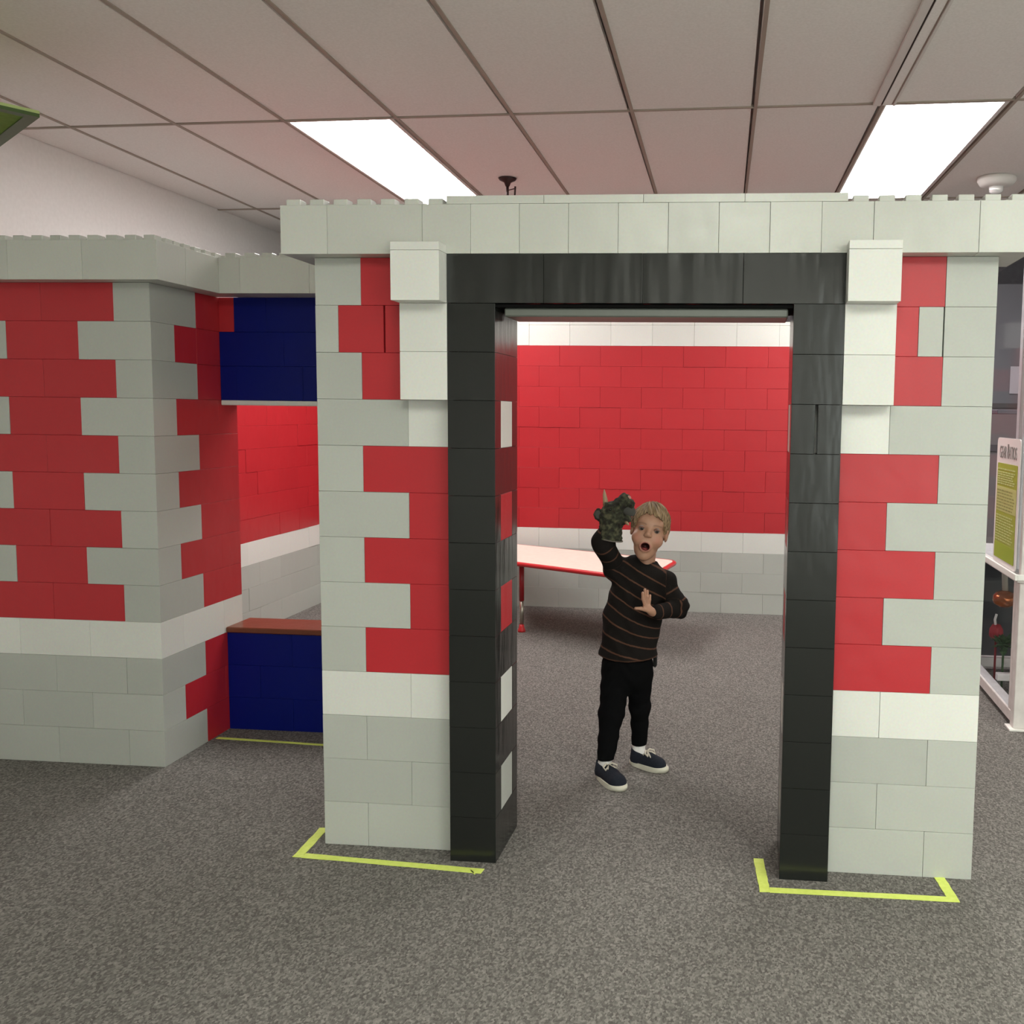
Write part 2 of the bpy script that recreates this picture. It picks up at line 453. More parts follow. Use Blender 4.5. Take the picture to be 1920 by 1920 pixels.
# ================================================================== BRICK ARCHWAY
arch = thing('brick_archway', 'tall archway of giant toy bricks with black doorway and white cornice', 'archway')
A = arch
def course(parent, row, spans, y0, y1):
    for a, b, c in spans: brick(parent, a, b, y0, y1, row - 1, row, c)
left_rows = {1: [(0, 1, 'g'), (1, 3, 'g')], 2: [(0, 2, 'g'), (2, 4, 'g')], 3: [(0, 1, 'g'), (1, 3, 'g')],
             4: [(0, 2, 'w'), (2, 4, 'w')], 5: [(0, 1, 'g'), (1, 3, 'r')], 6: [(0, 2, 'g'), (2, 4, 'r')],
             7: [(0, 1, 'g'), (1, 3, 'r')], 8: [(0, 2, 'g'), (2, 4, 'r')], 9: [(0, 1, 'g'), (1, 3, 'r')],
             10: [(0, 2, 'g'), (2, 4, 'w')], 11: [(0, 1, 'g'), (1, 2, 'r')],
             12: [(0, .5, 'g'), (.5, 1.485, 'r'), (1.515, 2, 'r')], 13: [(0, 1, 'g'), (1, 2, 'r')]}
right_rows = {1: [(11, 13, 'g'), (13, 14, 'g')], 2: [(10, 12, 'g'), (12, 14, 'g')], 3: [(11, 13, 'g'), (13, 14, 'g')],
              4: [(10, 12, 'w'), (12, 14, 'w')], 5: [(11, 13, 'r'), (13, 14, 'g')], 6: [(10, 12, 'r'), (12, 14, 'g')],
              7: [(11, 13, 'r'), (13, 14, 'g')], 8: [(10, 12, 'r'), (12, 14, 'g')], 9: [(11, 13, 'r'), (13, 14, 'g')],
              10: [(10, 12, 'w'), (12, 14, 'g')], 11: [(12, 13, 'r'), (13, 14, 'g')],
              12: [(12, 12.5, 'r'), (12.5, 12.98, 'g'), (13.0, 14, 'g')], 13: [(12, 13, 'r'), (13, 14, 'g')]}
for r, sp in left_rows.items(): course(A, r, sp, 0, 1)
for r, sp in right_rows.items(): course(A, r, sp, 0, 1)
# black jambs
for r in range(1, 13):
    for xa in (3, 10):
        through = (left_rows if xa == 3 else right_rows)[r]
        if any(a < xa + .5 < b for a, b, c in through):
            if xa == 10 and r == 10:
                brick(A, 10, 10.48, -.5, 0, r - 1, r, 'd'); brick(A, 10.53, 11, -.5, 0, r - 1, r, 'd')
            else: brick(A, xa, xa + 1, -.5, 0, r - 1, r, 'd')
            brick(A, xa, xa + 1, 1, 1.5, r - 1, r, 'd')
        else:
            brick(A, xa, xa + 1, -.5, 1.5, r - 1, r, 'd')
# lintel
for xa in (3, 5, 7, 9): brick(A, xa, xa + 2, -.5, 1.5, 12, 13, 'k')
sb = box('support_bar', 4.15 * U, 9.9 * U, -0.32 * U, 0.9 * U, 11.74 * H, 11.92 * H, plain('grey_channel', (0.12, 0.132, 0.115), 0.4, 0.0), A, 0.004)
fl = box('packing_strip', 4.0 * U + .0005, 10.0 * U - .0005, -0.42 * U, 1.2 * U, 11.921 * H, 11.985 * H, plain('matt_black_strip', (0.006, 0.006, 0.006), 0.9, 0, 0.05), A)  # matt black filler added to darken the soffit where it reflected red
sb['label'] = 'grey bar under the lintel'
# white corbels
for xa in (2, 11):
    for r in (11, 12): brick(A, xa, xa + 1, -.5, 1, r - 1, r, 'w')
    brick(A, xa, xa + 1, -1, 1, 12, 13, 'w')
    o = brick(A, xa, xa + 1, -1, -.5, 13, 13.17, 'w', 'cap'); o['label'] = 'flat white cap on the corbel'
# cornice
cx = [-.5, .5, 2.5, 3.5, 4.5, 5.5, 6.5, 7.5, 8.5, 9.5, 10.5, 11.5, 13.5, 14.5]
for a, b in zip(cx, cx[1:]):
    o = brick(A, a, b, -.5, 1.5, 13, 14, 'c', jit=0.008)
    for lo, hi in ((-.5, 3.0), (11.0, 14.5)):
        s, e = max(a, lo), min(b, hi)
        if e - s > 0.1: studs(A, o, s, e, -.5, 1.5, 14, 'c')
for xa in (3, 5, 7, 9):
    o = brick(A, xa, xa + 2, -.5, 1.5, 14, 14.17, 'c', 'cap'); o['label'] = 'flat off-white cap on the cornice'

# ================================================================== LEFT STOREFRONT
TY, TX, UY = 4.12, -6.2, 1.09          # front plane, side plane, course length along the side
def sy_(k): return TY + UY * k
shop = thing('brick_storefront', 'red and grey toy brick storefront with blue counter, left of the archway', 'storefront', (TX * U, TY * U, 0))
B = shop
LX = -14.2
for r in range(1, 14):
    odd = r % 2 == 1
    c_front = 'w' if r == 4 else 'g'
    # corner brick wraps front and side
    if odd: brick(B, TX - 1, TX, TY, sy_(2), r - 1, r, c_front)
    else: brick(B, TX - 2, TX, TY, sy_(1), r - 1, r, c_front)
    # front face going left
    x = TX - 1 if odd else TX - 2
    n = 0
    while x > LX + 0.1:
        x2 = max(x - 2, LX)
        if r < 4: c = 'g'
        elif r == 4: c = 'w'
        elif odd: c = 'r' if n < 2 else 'g'
        else: c = 'r' if n == 0 else 'g'
        brick(B, x2, x, TY, TY + 1, r - 1, r, c)
        x = x2; n += 1
    # side face going back
    k = 2 if odd else 1
    ks = [k]
    while ks[-1] < 4: ks.append(min(ks[-1] + 2, 4))
    if ks == [1, 3, 4] and r in (8, 12): ks = [1, 2, 4]
    for a, b in zip(ks, ks[1:]):
        c = 'w' if r == 4 else 'r'
        ya, yb = sy_(a), sy_(b)
        yb = min(yb, 8.55)
        brick(B, TX - 1, TX, ya, yb, r - 1, r, c)
# counter and upper blue band
CYF = 7.53
CR = 0.0
for r in (1, 2, 3):
    x = TX + (2 if r % 2 else 1); brick(B, TX, x, CYF, 8.55, r - 1, r, 'b')
    while x < CR - .1:
        x2 = min(x + 2, CR); brick(B, x, x2, CYF, 8.55, r - 1, r, 'b'); x = x2
o = box('counter_top', TX * U, CR * U, (CYF - 0.08) * U, 8.9 * U, 3.0 * H, 3.17 * H, M['n'], B, 0.004); o['label'] = 'brown counter board'
o = box('lintel_plate', TX * U, CR * U, (CYF - 0.0) * U, 8.55 * U, 9.85 * H, 10.0 * H - GAP, M['w'], B, 0.003); o['label'] = 'thin white plate under the blue band'
joints = {11: [0, .5, 2.5, 4.5, 6.2], 12: [0, 1.95, 3.95, 6.2], 13: [.46, 1.44, 3.44, 5.44, 6.2]}
for r, js in joints.items():
    for a, b in zip(js, js[1:]): brick(B, TX + a, TX + b, CYF, 8.55, r - 1, r, 'b')
brick(B, TX, TX + .46, CYF, 8.55, 12, 13, 'r')
# cornice: front run, side run, counter run
OV = 0.58
FY = TY - OV; SX = TX + OV; KY = 6.5
xs = [SX, SX - 2, SX - 4, SX - 6, SX - 8]
for a, b in zip(xs[1:], xs):
    o = brick(B, a, b, FY, FY + 1, 13, 14, 'c'); studs(B, o, a, b, FY, FY + 1, 14, 'c')
o = brick(B, SX - 1, SX, FY + 1, FY + 1.02 + .3, 13, 14, 'c'); studs(B, o, SX - 1, SX, FY + 1, FY + 1.3, 14, 'c', 0.25)
o = brick(B, SX - 1, SX, FY + 1.32, KY + 1, 13, 14, 'c'); studs(B, o, SX - 1, SX, FY + 1.32, KY + 1, 14, 'c')
xs = [SX, SX + .62, SX + 2.62, SX + 4.62, -0.1]
for a, b in zip(xs, xs[1:]):
    o = brick(B, a, b, KY, KY + 2, 13, 14, 'c'); studs(B, o, a, b, KY, KY + 2, 14, 'c')

# ================================================================== PLAY ROOM WALLS
bw = thing('brick_wall', 'long red toy brick wall with white bands behind the boy', 'wall', (-1.6 * U, 28.13 * U, 0), -0.022)
def lbrick(parent, x0, x1, y0, y1, r, c):
    j = random.uniform(-.012, .012) * U
    o = bpy.data.objects.new('brick', box_mesh('brick', (x1 - x0) * U - 2 * GAP, (y1 - y0) * U, H - 1.6 * GAP, M[c], 0.005 * U))
    o.location = ((x0 + x1) / 2 * U, (y0 + y1) / 2 * U + j, (r - 1) * H)
    if c != 'g': o['label'] = COLOUR_WORD[c] + ' brick'
    return link(o, parent)
for r in range(1, 15):
    c = 'g' if r < 4 else ('w' if r in (4, 14) else 'r')
    off = 0.0 if r == 14 else (1.5 if r % 2 else 0.5)
    x = off - 12
    while x < 15.5:
        a = max(x, -10.3)
        if x + 2 > -10.2: lbrick(bw, a, x + 2, 0, 1, r, c)
        x += 2
x = -10
while x < 15:
    o = bpy.data.objects.new('cap', box_mesh('cap', 2 * U - 2 * GAP, 1.0 * U, 0.16 * U, M['w'], 0.008 * U)); o['label'] = 'flat white cap'
    o.location = ((x + 1) * U, 0.5 * U, 14 * H); link(o, bw); x += 2
lw = thing('brick_wall', 'red toy brick side wall seen through the opening over the blue counter', 'wall', (-11.9 * U, 9.0 * U, 0))
for r in range(1, 15):
    c = 'g' if r < 4 else ('w' if r in (4, 14) else 'r')
    y = 0.0 if r % 2 else -1.0
    while y < 19.0:
        a, b = max(y, 0), min(y + 2, 18.95)
        if b - a > .1:
            o = bpy.data.objects.new('brick', box_mesh('brick', 1.0 * U, (b - a) * U - 2 * GAP, H - 1.6 * GAP, M[c], 0.005 * U))
            o.location = (-.5 * U + random.uniform(-.012, .012) * U, (a + b) / 2 * U, (r - 1) * H)
            if c != 'g': o['label'] = COLOUR_WORD[c] + ' brick'
            link(o, lw)
        y += 2

# ================================================================== TAPE
def tape(label, pts, w=0.21, group='tape outlines on the carpet'):
    t = thing('floor_tape', label, 'tape', (pts[0][0] * U, pts[0][1] * U, 0))
    for (p, q) in zip(pts, pts[1:]):
        p, q = Vector(p), Vector(q)
        d = (q - p).normalized(); n = Vector((-d.y, d.x)) * w / 2
        p2, q2 = p + d * w * (.5 if p != Vector(pts[0]) else 0), q + d * w * (.5 if q != Vector(pts[-1]) else 0)
        bm = bmesh.new()
        K = 10
        L1 = [p2 + (q2 - p2) * (k / K) + n + Vector((random.uniform(-.008, .008), random.uniform(-.008, .008))) for k in range(K + 1)]
        L2 = [p2 + (q2 - p2) * (k / K) - n + Vector((random.uniform(-.008, .008), random.uniform(-.008, .008))) for k in range(K + 1)]
        poly = L1 + L2[::-1]
        o0 = Vector(pts[0])
        prism(bm, [tuple((v - o0) * U) for v in poly], 0.0006, 0.0022)
        bm_obj('tape_strip', bm, M['tape'], t)
tape('yellow-green floor tape outline around the foot of the left pillar', [(-0.36, 0.8), (-0.30, -0.66), (3.72, -0.92), (3.62, -1.0)])
tape('yellow-green floor tape outline in front of the right pillar', [(9.58, 0.43), (9.70, -1.02), (13.45, -0.97), (13.35, 0.0)])
tape('thin yellow-green floor tape line in front of the blue counter', [(-6.1, 6.62), (-0.5, 6.30)], 0.13)

# ================================================================== TABLE
tm_top = speckle('cream_laminate', (0.74, 0.69, 0.60), (0.80, 0.75, 0.66), 30, 0.35, 0.02, 0.001, 0.5)
tm_red = plain('red_table_enamel', (0.55, 0.02, 0.025), 0.35)
tm_dred = plain('dark_red_table_leg', (0.30, 0.008, 0.012), 0.35)
TZ = 3.2
tb = thing('activity_table', 'low white activity table with red edge and legs against the back wall', 'table', (2 * U, 23 * U, 0))
poly = [(-1.15, 22.05), (5.2, 18.55), (6.03, 23.6), (-2.55, 27.85)]
def round_poly(poly, r, n=5):
    out = []
    m = len(poly)
    for i in range(m):
        p0, p1, p2 = Vector(poly[i - 1]), Vector(poly[i]), Vector(poly[(i + 1) % m])
        a = (p0 - p1).normalized() * r; b = (p2 - p1).normalized() * r
        for k in range(n + 1):
            t_ = k / n
            out.append(tuple((p1 + a) * (1 - t_) ** 2 + p1 * 2 * t_ * (1 - t_) + (p1 + b) * t_ ** 2))
    return out
rp = [((x - 2) * U, (y - 23) * U) for x, y in round_poly(poly, 0.5)]
ccx = sum(p[0] for p in rp) / len(rp); ccy = sum(p[1] for p in rp) / len(rp)
ip = [(x + (ccx - x) / math.hypot(ccx - x, ccy - y) * 0.012, y + (ccy - y) / math.hypot(ccx - x, ccy - y) * 0.012) for x, y in rp]
bm = bmesh.new(); prism(bm, ip, TZ * H - 0.022, TZ * H); bm_obj('table_top', bm, tm_top, tb)
bm = bmesh.new(); tube(bm, [(x, y, TZ * H - 0.0135) for x, y in rp + [rp[0], rp[1]]], 0.0145, 8, False); bm_obj('edge_band', bm, tm_red, tb, True)
for (x, y) in ((-0.62, 22.25), (4.75, 19.3), (4.95, 23.1), (-2.4, 27.2)):
    x, y = (x - 2) * U, (y - 23) * U
    bm = bmesh.new(); tube(bm, [(x, y, 0.21), (x, y, TZ * H - 0.02)], 0.0165, 12); lg = bm_obj('leg', bm, tm_dred, tb, True)
    bm = bmesh.new(); tube(bm, [(x, y, 0.04), (x, y, 0.215)], 0.0135, 12)
    for k in range(6): tube(bm, [(x - .0146, y - 0.003, 0.06 + k * .026), (x - .0146, y + .003, 0.06 + k * .026)], 0.003, 5)
    bm_obj('adjusting_tube', bm, M['chrome'], lg, True)
    bm = bmesh.new(); lathe(bm, [(0, 0), (0.026, 0), (0.026, 0.012), (0.019, 0.03), (0.016, 0.05), (0, 0.05)], 14, (x, y, 0)); bm_obj('glide', bm, tm_red, lg, True)

# ================================================================== DISPLAY CASE AND FAR SIDE
cf = speckle('worn_white_frame', (0.62, 0.58, 0.56), (0.72, 0.68, 0.66), 18, 0.5, 0.03)
bright = plain('white_edge', (0.85, 0.84, 0.80), 0.4)
KX, KY0, KY1, KX1 = 17.45, 10.7, 18.6, 22.5
ds = thing('display_case', 'tall clear display case with white frame at the right edge', 'display case', (KX * U, KY0 * U, 0))
def cb(name, x0, x1, y0, y1, z0, z1, mat=cf, b=0.003): return box(name, x0 * U, x1 * U, y0 * U, y1 * U, z0 * H, z1 * H, mat, ds, b)
for (x, y) in ((KX, KY0), (KX, KY1 - .4), (KX1 - .4, KY0), (KX1 - .4, KY1 - .4)):
    cb('post', x, x + .42, y, y + .42, 0.06, 4.7)
    cb('foot', x - .14, x + .5, y - .14, y + .5, 0.0, 0.06, bright, 0.001)
cb('inner_post', KX + .02, KX + .2, KY0 + .5, KY0 + .78, 0.3, 4.7)
cb('bottom_rail', KX, KX + .4, KY0 + .42, KY1 - .4, 0.16, 0.52)
cb('bottom_rail', KX1 - .4, KX1, KY0 + .42, KY1 - .4, 0.16, 0.52)
cb('bottom_rail', KX + .42, KX1 - .4, KY0, KY0 + .4, 0.16, 0.52)
cb('bottom_rail', KX + .42, KX1 - .4, KY1 - .4, KY1, 0.16, 0.52)
cb('bottom_rail', KX + .4, KX1 - .4, 14.6, 14.9, 0.55, 0.80)
cb('shelf', KX - .12, KX1 + .12, KY0 - .12, KY1 + .12, 4.70, 4.92)
cb('shelf_edge', KX - .2, KX - .121, KY0 - .2, KY1 + .2, 4.78, 4.96, bright, 0.001)
cb('shelf_edge', KX - .119, KX1 + .2, KY0 - .2, KY0 - .121, 4.78, 4.96, bright, 0.001)
cb('back_panel', KX + .45, KX1 - .45, KY1 - .3, KY1 - .2, 0.6, 4.65, plain('black_back_panel', (0.03, 0.03, 0.035), 0.5), 0)
cb('side_pane', KX + .05, KX + .10, KY0 + .79, KY1 - .42, 0.53, 4.69, M['glass'], 0)
cb('side_pane', KX + .05, KX + .12, KY0 + .2, KY1 - .2, 4.93, 14.8, M['glass'], 0)
cb('front_pane', KX + .2, KX1 - .2, KY0 + .05, KY0 + .12, 4.93, 14.8, M['glass'], 0)
cb('corner_post', KX, KX + .2, KY0 - .02, KY0 + .19, 4.92, 14.9)
p_ = cb('upright', KX + .12, KX + .36, 12.15, 12.5, 4.93, 14.9)
cb('upright', KX + .14, KX + .34, 11.75, 11.87, 4.93, 14.9)
cb('inner_upright', KX + 1.6, KX + 2.0, KY1 - .6, KY1 - .2, 4.93, 14.9, plain('grey_upright', (0.30, 0.30, 0.33), 0.5))
cb('inner_shelf', KX + .2, KX1 - .2, 15.5, KY1 - .3, 9.9, 10.05, plain('grey_shelf', (0.16, 0.14, 0.16), 0.5))

# exhibit pieces in the lower half
gd = thing('exhibit_dome', 'shiny orange dome hanging inside the lower part of the display case', 'exhibit', (18.22 * U, 15.6 * U, 3.30 * H))
bm = bmesh.new(); lathe(bm, [(0, -.045), (.03, -.042), (.055, -.027), (.064, -.006), (.061, .018), (.046, .036), (.02, .046), (0, .047)], 28)
bm_obj('shell', bm, plain('orange_metal', (0.45, 0.13, 0.04), 0.2, 0.6), gd, True)
bm = bmesh.new(); tube(bm, [(0, 0, .045), (-.01, 0, .20)], .016, 10); bm_obj('stem', bm, plain('cream_stem', (0.5, 0.46, 0.38), 0.5), gd, True)
rd = thing('exhibit_ball', 'small red ball on a thin stem behind the green bundle in the case', 'exhibit', (18.12 * U, 16.2 * U, 0.0))
bm = bmesh.new(); lathe(bm, [(0, 0), (.006, 0), (.006, .25), (.025, .255), (.038, .275), (.036, .31), (.022, .335), (0, .34)], 20); bm_obj('body', bm, plain('red_plush', (0.32, 0.02, 0.03), 0.7), rd, True)
bm = bmesh.new(); tube(bm, [(-.008, -.01, .335), (-.012, -.01, .365), (-.004, -.01, .395)], .007, 8); bm_obj('white_loop', bm, bright, rd, True)
gb = thing('exhibit_plush', 'dark green leafy bundle standing inside the lower part of the display case', 'exhibit', (18.2 * U, 15.4 * U, 0.0))
gl = speckle('green_leaf', (0.02, 0.05, 0.02), (0.05, 0.10, 0.04), 60, 0.7)
bm = bmesh.new(); tube(bm, [(0, 0, .0), (0, 0, .24)], .006, 8); bm_obj('stand', bm, gl, gb)
for k in range(26):
    a_ = random.uniform(0, 6.28); e_ = random.uniform(-.7, 1.2)
    d_ = Vector((math.cos(a_) * math.cos(e_), math.sin(a_) * math.cos(e_), math.sin(e_)))
    c_ = Vector((0, 0, .25)) + d_ * .008; tip = Vector((0, 0, .25)) + d_ * random.uniform(.06, .085)
    sd = d_.cross(Vector((0, 0, 1))).normalized() * .02
    up_ = sd.cross(d_).normalized() * .008
    bm = bmesh.new(); mid = (c_ + tip) / 2
    vs = [bm.verts.new(v) for v in (c_, mid + sd, tip, mid - sd, mid + up_, mid - up_)]
    for f in ((0, 1, 4), (1, 2, 4), (2, 3, 4), (3, 0, 4), (1, 0, 5), (2, 1, 5), (3, 2, 5), (0, 3, 5)): bm.faces.new([vs[i] for i in f])
    bm_obj('leaf', bm, gl, gb)

# information sign on the case
sg = thing('info_sign', 'tall white and green information sign standing on the display case shelf', 'sign', ((KX - .06) * U, 12.45 * U, 4.96 * H))
SW, SH = 2.95 * U, 4.15 * H
def sign_plate(name, y0, y1, z0, z1, dx, mat, r=0.0, th=0.002):
    pts = [(y0, z0), (y1, z0), (y1, z1), (y0, z1)]
    if r: pts = round_poly(pts, r, 4)
    bm = bmesh.new()
    a = [bm.verts.new((-dx, y, z)) for y, z in pts]; b = [bm.verts.new((-dx + th, y, z)) for y, z in pts]
    bm.faces.new(a); bm.faces.new(b[::-1])
    for i in range(len(a)): bm.faces.new([a[i], b[i], b[(i + 1) % len(a)], a[(i + 1) % len(a)]])
    return bm_obj(name, bm, mat, sg)
sgw = plain('sign_white', (0.80, 0.76, 0.74), 0.4)
sign_plate('board', -SW / 2, SW / 2, 0, SH, 0.006, sgw, 0.03, 0.006)
e = 0.03
sg_g = plain('sign_green', (0.36, 0.42, 0.05), 0.5)
sign_plate('green_field', -SW / 2 + e, SW / 2 - e, SH * .04, SH * .80, 0.0072, sg_g, 0.008, 0.001)
sign_plate('pale_band', -SW / 2 + e, SW / 2 - e, SH * .42, SH * .615, 0.0080, plain('sign_pale_green', (0.53, 0.55, 0.20), 0.5), 0, 0.001)
sign_plate('vivid_band', -SW / 2 + e, SW / 2 - e, SH * .042, SH * .165, 0.0080, plain('sign_vivid_green', (0.32, 0.42, 0.02), 0.5), 0.006, 0.001)
tl = plain('sign_text_pale', (0.56, 0.62, 0.24), 0.6); td = plain('sign_text_dark', (0.30, 0.31, 0.09), 0.6)
def lines(n, z_hi, z_lo, mat, dx=0.0086):
    bm = bmesh.new()
    for k in range(n):
        z = SH * (z_hi + (z_lo - z_hi) * k / max(n - 1, 1)); hh = SH * .0055
        yy = SW / 2 - e - .015; end = -SW / 2 + e + random.uniform(.015, .09)
        while yy > end:
            w_ = random.uniform(.02, .06); y2 = max(yy - w_, end)
            vs = [bm.verts.new((-dx, p, q)) for p, q in ((yy, z - hh), (y2, z - hh), (y2, z + hh), (yy, z + hh))]; bm.faces.new(vs)
            yy = y2 - .008
    bm_obj('text_lines', bm, mat, sg)
lines(1, .755, .755, tl); lines(6, .73, .64, tl); lines(7, .585, .44, td); lines(10, .385, .19, tl)
cu = bpy.data.curves.new('heading', 'FONT'); cu.body = 'GEAR RATIOS'; cu.size = 0.1; cu.align_x = 'CENTER'; cu.extrude = 0.0005
tmp = bpy.data.objects.new('heading', cu); COL.objects.link(tmp)
dg = bpy.context.evaluated_depsgraph_get()
me = bpy.data.meshes.new_from_object(tmp.evaluated_get(dg)); bpy.data.objects.remove(tmp)
xs_ = [v.co.x for v in me.vertices]; wd = max(xs_) - min(xs_)
sc_ = (SW - 2 * e - .06) / wd
me.transform(Matrix(((0, 0, -1, -0.0072), (-sc_, 0, 0, 0), (0, sc_ * 1.6, 0, SH * .842), (0, 0, 0, 1))))
hd = mesh_obj('heading', me, plain('sign_heading_grey', (0.25, 0.23, 0.22), 0.6), sg)
bm = bmesh.new(); add_box(bm, -.0078, -.0066, -.012, .012, SH * .925, SH * .955); bm_obj('emblem', bm, plain('emblem_grey', (0.22, 0.2, 0.19), 0.6), sg)

# far end of the hall, seen through the case
fw = thing('partition', 'dark grey partition panels beyond the display case', 'partition', (27 * U, 33 * U, 0))
pm = plain('partition_grey', (0.17, 0.165, 0.18), 0.7); pm2 = plain('partition_mauve', (0.21, 0.175, 0.18), 0.7)
for k in range(5):
    o = box('panel', (20.5 + k * 3) * U, (23.45 + k * 3) * U, 33 * U, 33.4 * U, 0.1 * H, 10.4 * H, pm2, fw, 0.004)
    o = box('panel', (20.5 + k * 3) * U, (23.45 + k * 3) * U, 33 * U, 33.4 * U, 10.45 * H, 16.6 * H, pm, fw, 0.004)
box('rail', 20.4 * U, 35.5 * U, 32.9 * U, 33.0 * U, 10.25 * H, 10.5 * H, plain('rail_dark', (0.09, 0.075, 0.075), 0.6), fw, 0.002)
box('rail', 20.4 * U, 35.5 * U, 32.9 * U, 33.0 * U, 8.0 * H, 8.35 * H, plain('rail_mauve', (0.10, 0.08, 0.09), 0.6), fw, 0.002)
ps = thing('notice', 'pale paper notice on the dark partition at far right', 'notice', (23.0 * U, 32.96 * U, 11.0 * H))
box('sheet', 22.2 * U, 23.8 * U, 32.93 * U, 32.96 * U, 11.0 * H, 12.4 * H, plain('pale_paper', (0.50, 0.48, 0.52), 0.7), ps)

# ================================================================== THE BOY
# smooth distance-field modelling: rounded limbs blended into one continuous skin
class Field:
    def __init__(self, lo, hi, h):
        self.lo = np.array(lo, float); self.h = h
        n = np.ceil((np.array(hi) - self.lo) / h).astype(int) + 1
        self.n = n
        self.F = np.full(tuple(n), 0.08, np.float32)
        self.ax = [self.lo[a] + h * np.arange(n[a]) for a in range(3)]
    def _win(self, lo, hi):
        i0 = np.clip(np.floor((np.array(lo) - self.lo) / self.h).astype(int), 0, self.n - 1)
        i1 = np.clip(np.ceil((np.array(hi) - self.lo) / self.h).astype(int) + 1, 1, self.n)
        sl = tuple(slice(a, b) for a, b in zip(i0, i1))
        return sl, np.meshgrid(*[self.ax[a][i0[a]:i1[a]] for a in range(3)], indexing='ij')
    def apply(self, fn, lo, hi, k=0.01, op='add', pad=0.03):
        sl, g = self._win(np.array(lo) - pad, np.array(hi) + pad)
        d = fn(*g); f = self.F[sl]
        if op == 'sub': d = -d; f2 = -f
        elif op == 'add': f2 = f
        if op == 'add':
            hh = np.maximum(k - np.abs(f - d), 0) / k
            self.F[sl] = np.minimum(f, d) - hh * hh * k * 0.25
        elif op == 'sub':
            hh = np.maximum(k - np.abs(f - d), 0) / k
            self.F[sl] = np.maximum(f, d) + hh * hh * k * 0.25
        elif op == 'cut':
            self.F[sl] = np.maximum(f, d)
    def cone(self, a, b, ra, rb, k=0.01, op='add', sy=1.0):
        """tapered capsule; sy > 1 flattens it front to back"""
        a = np.array(a, float); b = np.array(b, float)
        def fn(x, y, z):
            yc = y * sy; A = a * (1, sy, 1); D = b * (1, sy, 1) - A
            t = np.clip(((x - A[0]) * D[0] + (yc - A[1]) * D[1] + (z - A[2]) * D[2]) / max(D @ D, 1e-9), 0, 1)
            return np.sqrt((x - A[0] - t * D[0]) ** 2 + (yc - A[1] - t * D[1]) ** 2 + (z - A[2] - t * D[2]) ** 2) - (ra + t * (rb - ra))
        r = max(ra, rb)
        self.apply(fn, np.minimum(a, b) - r, np.maximum(a, b) + r, k, op)
    def ell(self, c, r, k=0.01, op='add', R=None):
        c = np.array(c, float); r = np.array(r, float)
        def fn(x, y, z):
            p = [x - c[0], y - c[1], z - c[2]]
            if R is not None: p = [R[i][0] * p[0] + R[i][1] * p[1] + R[i][2] * p[2] for i in range(3)]
            q0 = np.sqrt(sum((p[i] / r[i]) ** 2 for i in range(3)))
            q1 = np.sqrt(sum((p[i] / r[i] ** 2) ** 2 for i in range(3))) + 1e-9
            return q0 * (q0 - 1) / q1
        m = r.max()
        self.apply(fn, c - m, c + m, k, op)
    def mesh(self, name):
        F = self.F; h = self.h
        s = F < 0
        n = np.array(F.shape)
        cs = tuple(n - 1)
        acc = np.zeros(cs + (3,), np.float32); cnt = np.zeros(cs, np.int16)
        for ax in range(3):
            o = [a for a in range(3) if a != ax]
            for e in range(2):
                for f in range(2):
                    sa = [None] * 3; sb = [None] * 3
                    sa[ax] = slice(0, n[ax] - 1); sb[ax] = slice(1, n[ax])
                    sa[o[0]] = sb[o[0]] = slice(e, n[o[0]] - 1 + e); sa[o[1]] = sb[o[1]] = slice(f, n[o[1]] - 1 + f)
                    A = F[tuple(sa)]; Bf = F[tuple(sb)]
                    m = (A < 0) != (Bf < 0)
                    idx = np.nonzero(m)
                    t = A[idx] / (A[idx] - Bf[idx])
                    v = np.zeros((len(t), 3), np.float32); v[:, ax] = t; v[:, o[0]] = e; v[:, o[1]] = f
                    np.add.at(acc, idx, v); np.add.at(cnt, idx, 1)
        idx = np.nonzero(cnt)
        vid = np.full(cs, -1, np.int32); vid[idx] = np.arange(len(idx[0]))
        V = (np.stack(idx, 1) + acc[idx] / cnt[idx][:, None]) * h + self.lo
        quads = []
        for ax in range(3):
            o1, o2 = (ax + 1) % 3, (ax + 2) % 3
            sa = [slice(1, n[a] - 1) for a in range(3)]; sb = list(sa)
            sa[ax] = slice(0, n[ax] - 1); sb[ax] = slice(1, n[ax])
            A = s[tuple(sa)]; Bf = s[tuple(sb)]
            for sign in (0, 1):
                m = (A & ~Bf) if sign else (~A & Bf)
                i = np.stack(np.nonzero(m), 1)
                off = np.ones(3, int); off[ax] = 0
                i = i + off
                e1 = np.zeros(3, int); e1[o1] = 1; e2 = np.zeros(3, int); e2[o2] = 1
                q = [vid[tuple((i - a * e1 - b * e2).T)] for a, b in ((1, 1), (0, 1), (0, 0), (1, 0))]
                if not sign: q = q[::-1]
                quads.append(np.stack(q, 1))
        Q = np.concatenate(quads); Q = Q[(Q >= 0).all(1)]
        me = bpy.data.meshes.new(name)
        me.from_pydata(V.tolist(), [], Q.tolist())
        me.polygons.foreach_set('use_smooth', [True] * len(me.polygons))
        return me, V
def attr(me, name, vals):
    a = me.attributes.new(name, 'FLOAT', 'POINT'); a.data.foreach_set('value', np.asarray(vals, np.float32))
def sst(a, b, x):
    t = np.clip((x - a) / (b - a), 0, 1); return t * t * (3 - 2 * t)

PO = Vector((6.1 * U, 5.5 * U, 0))
boy = thing('person', 'small boy in striped dark sweater roaring in the doorway, one arm raised', 'person', PO)

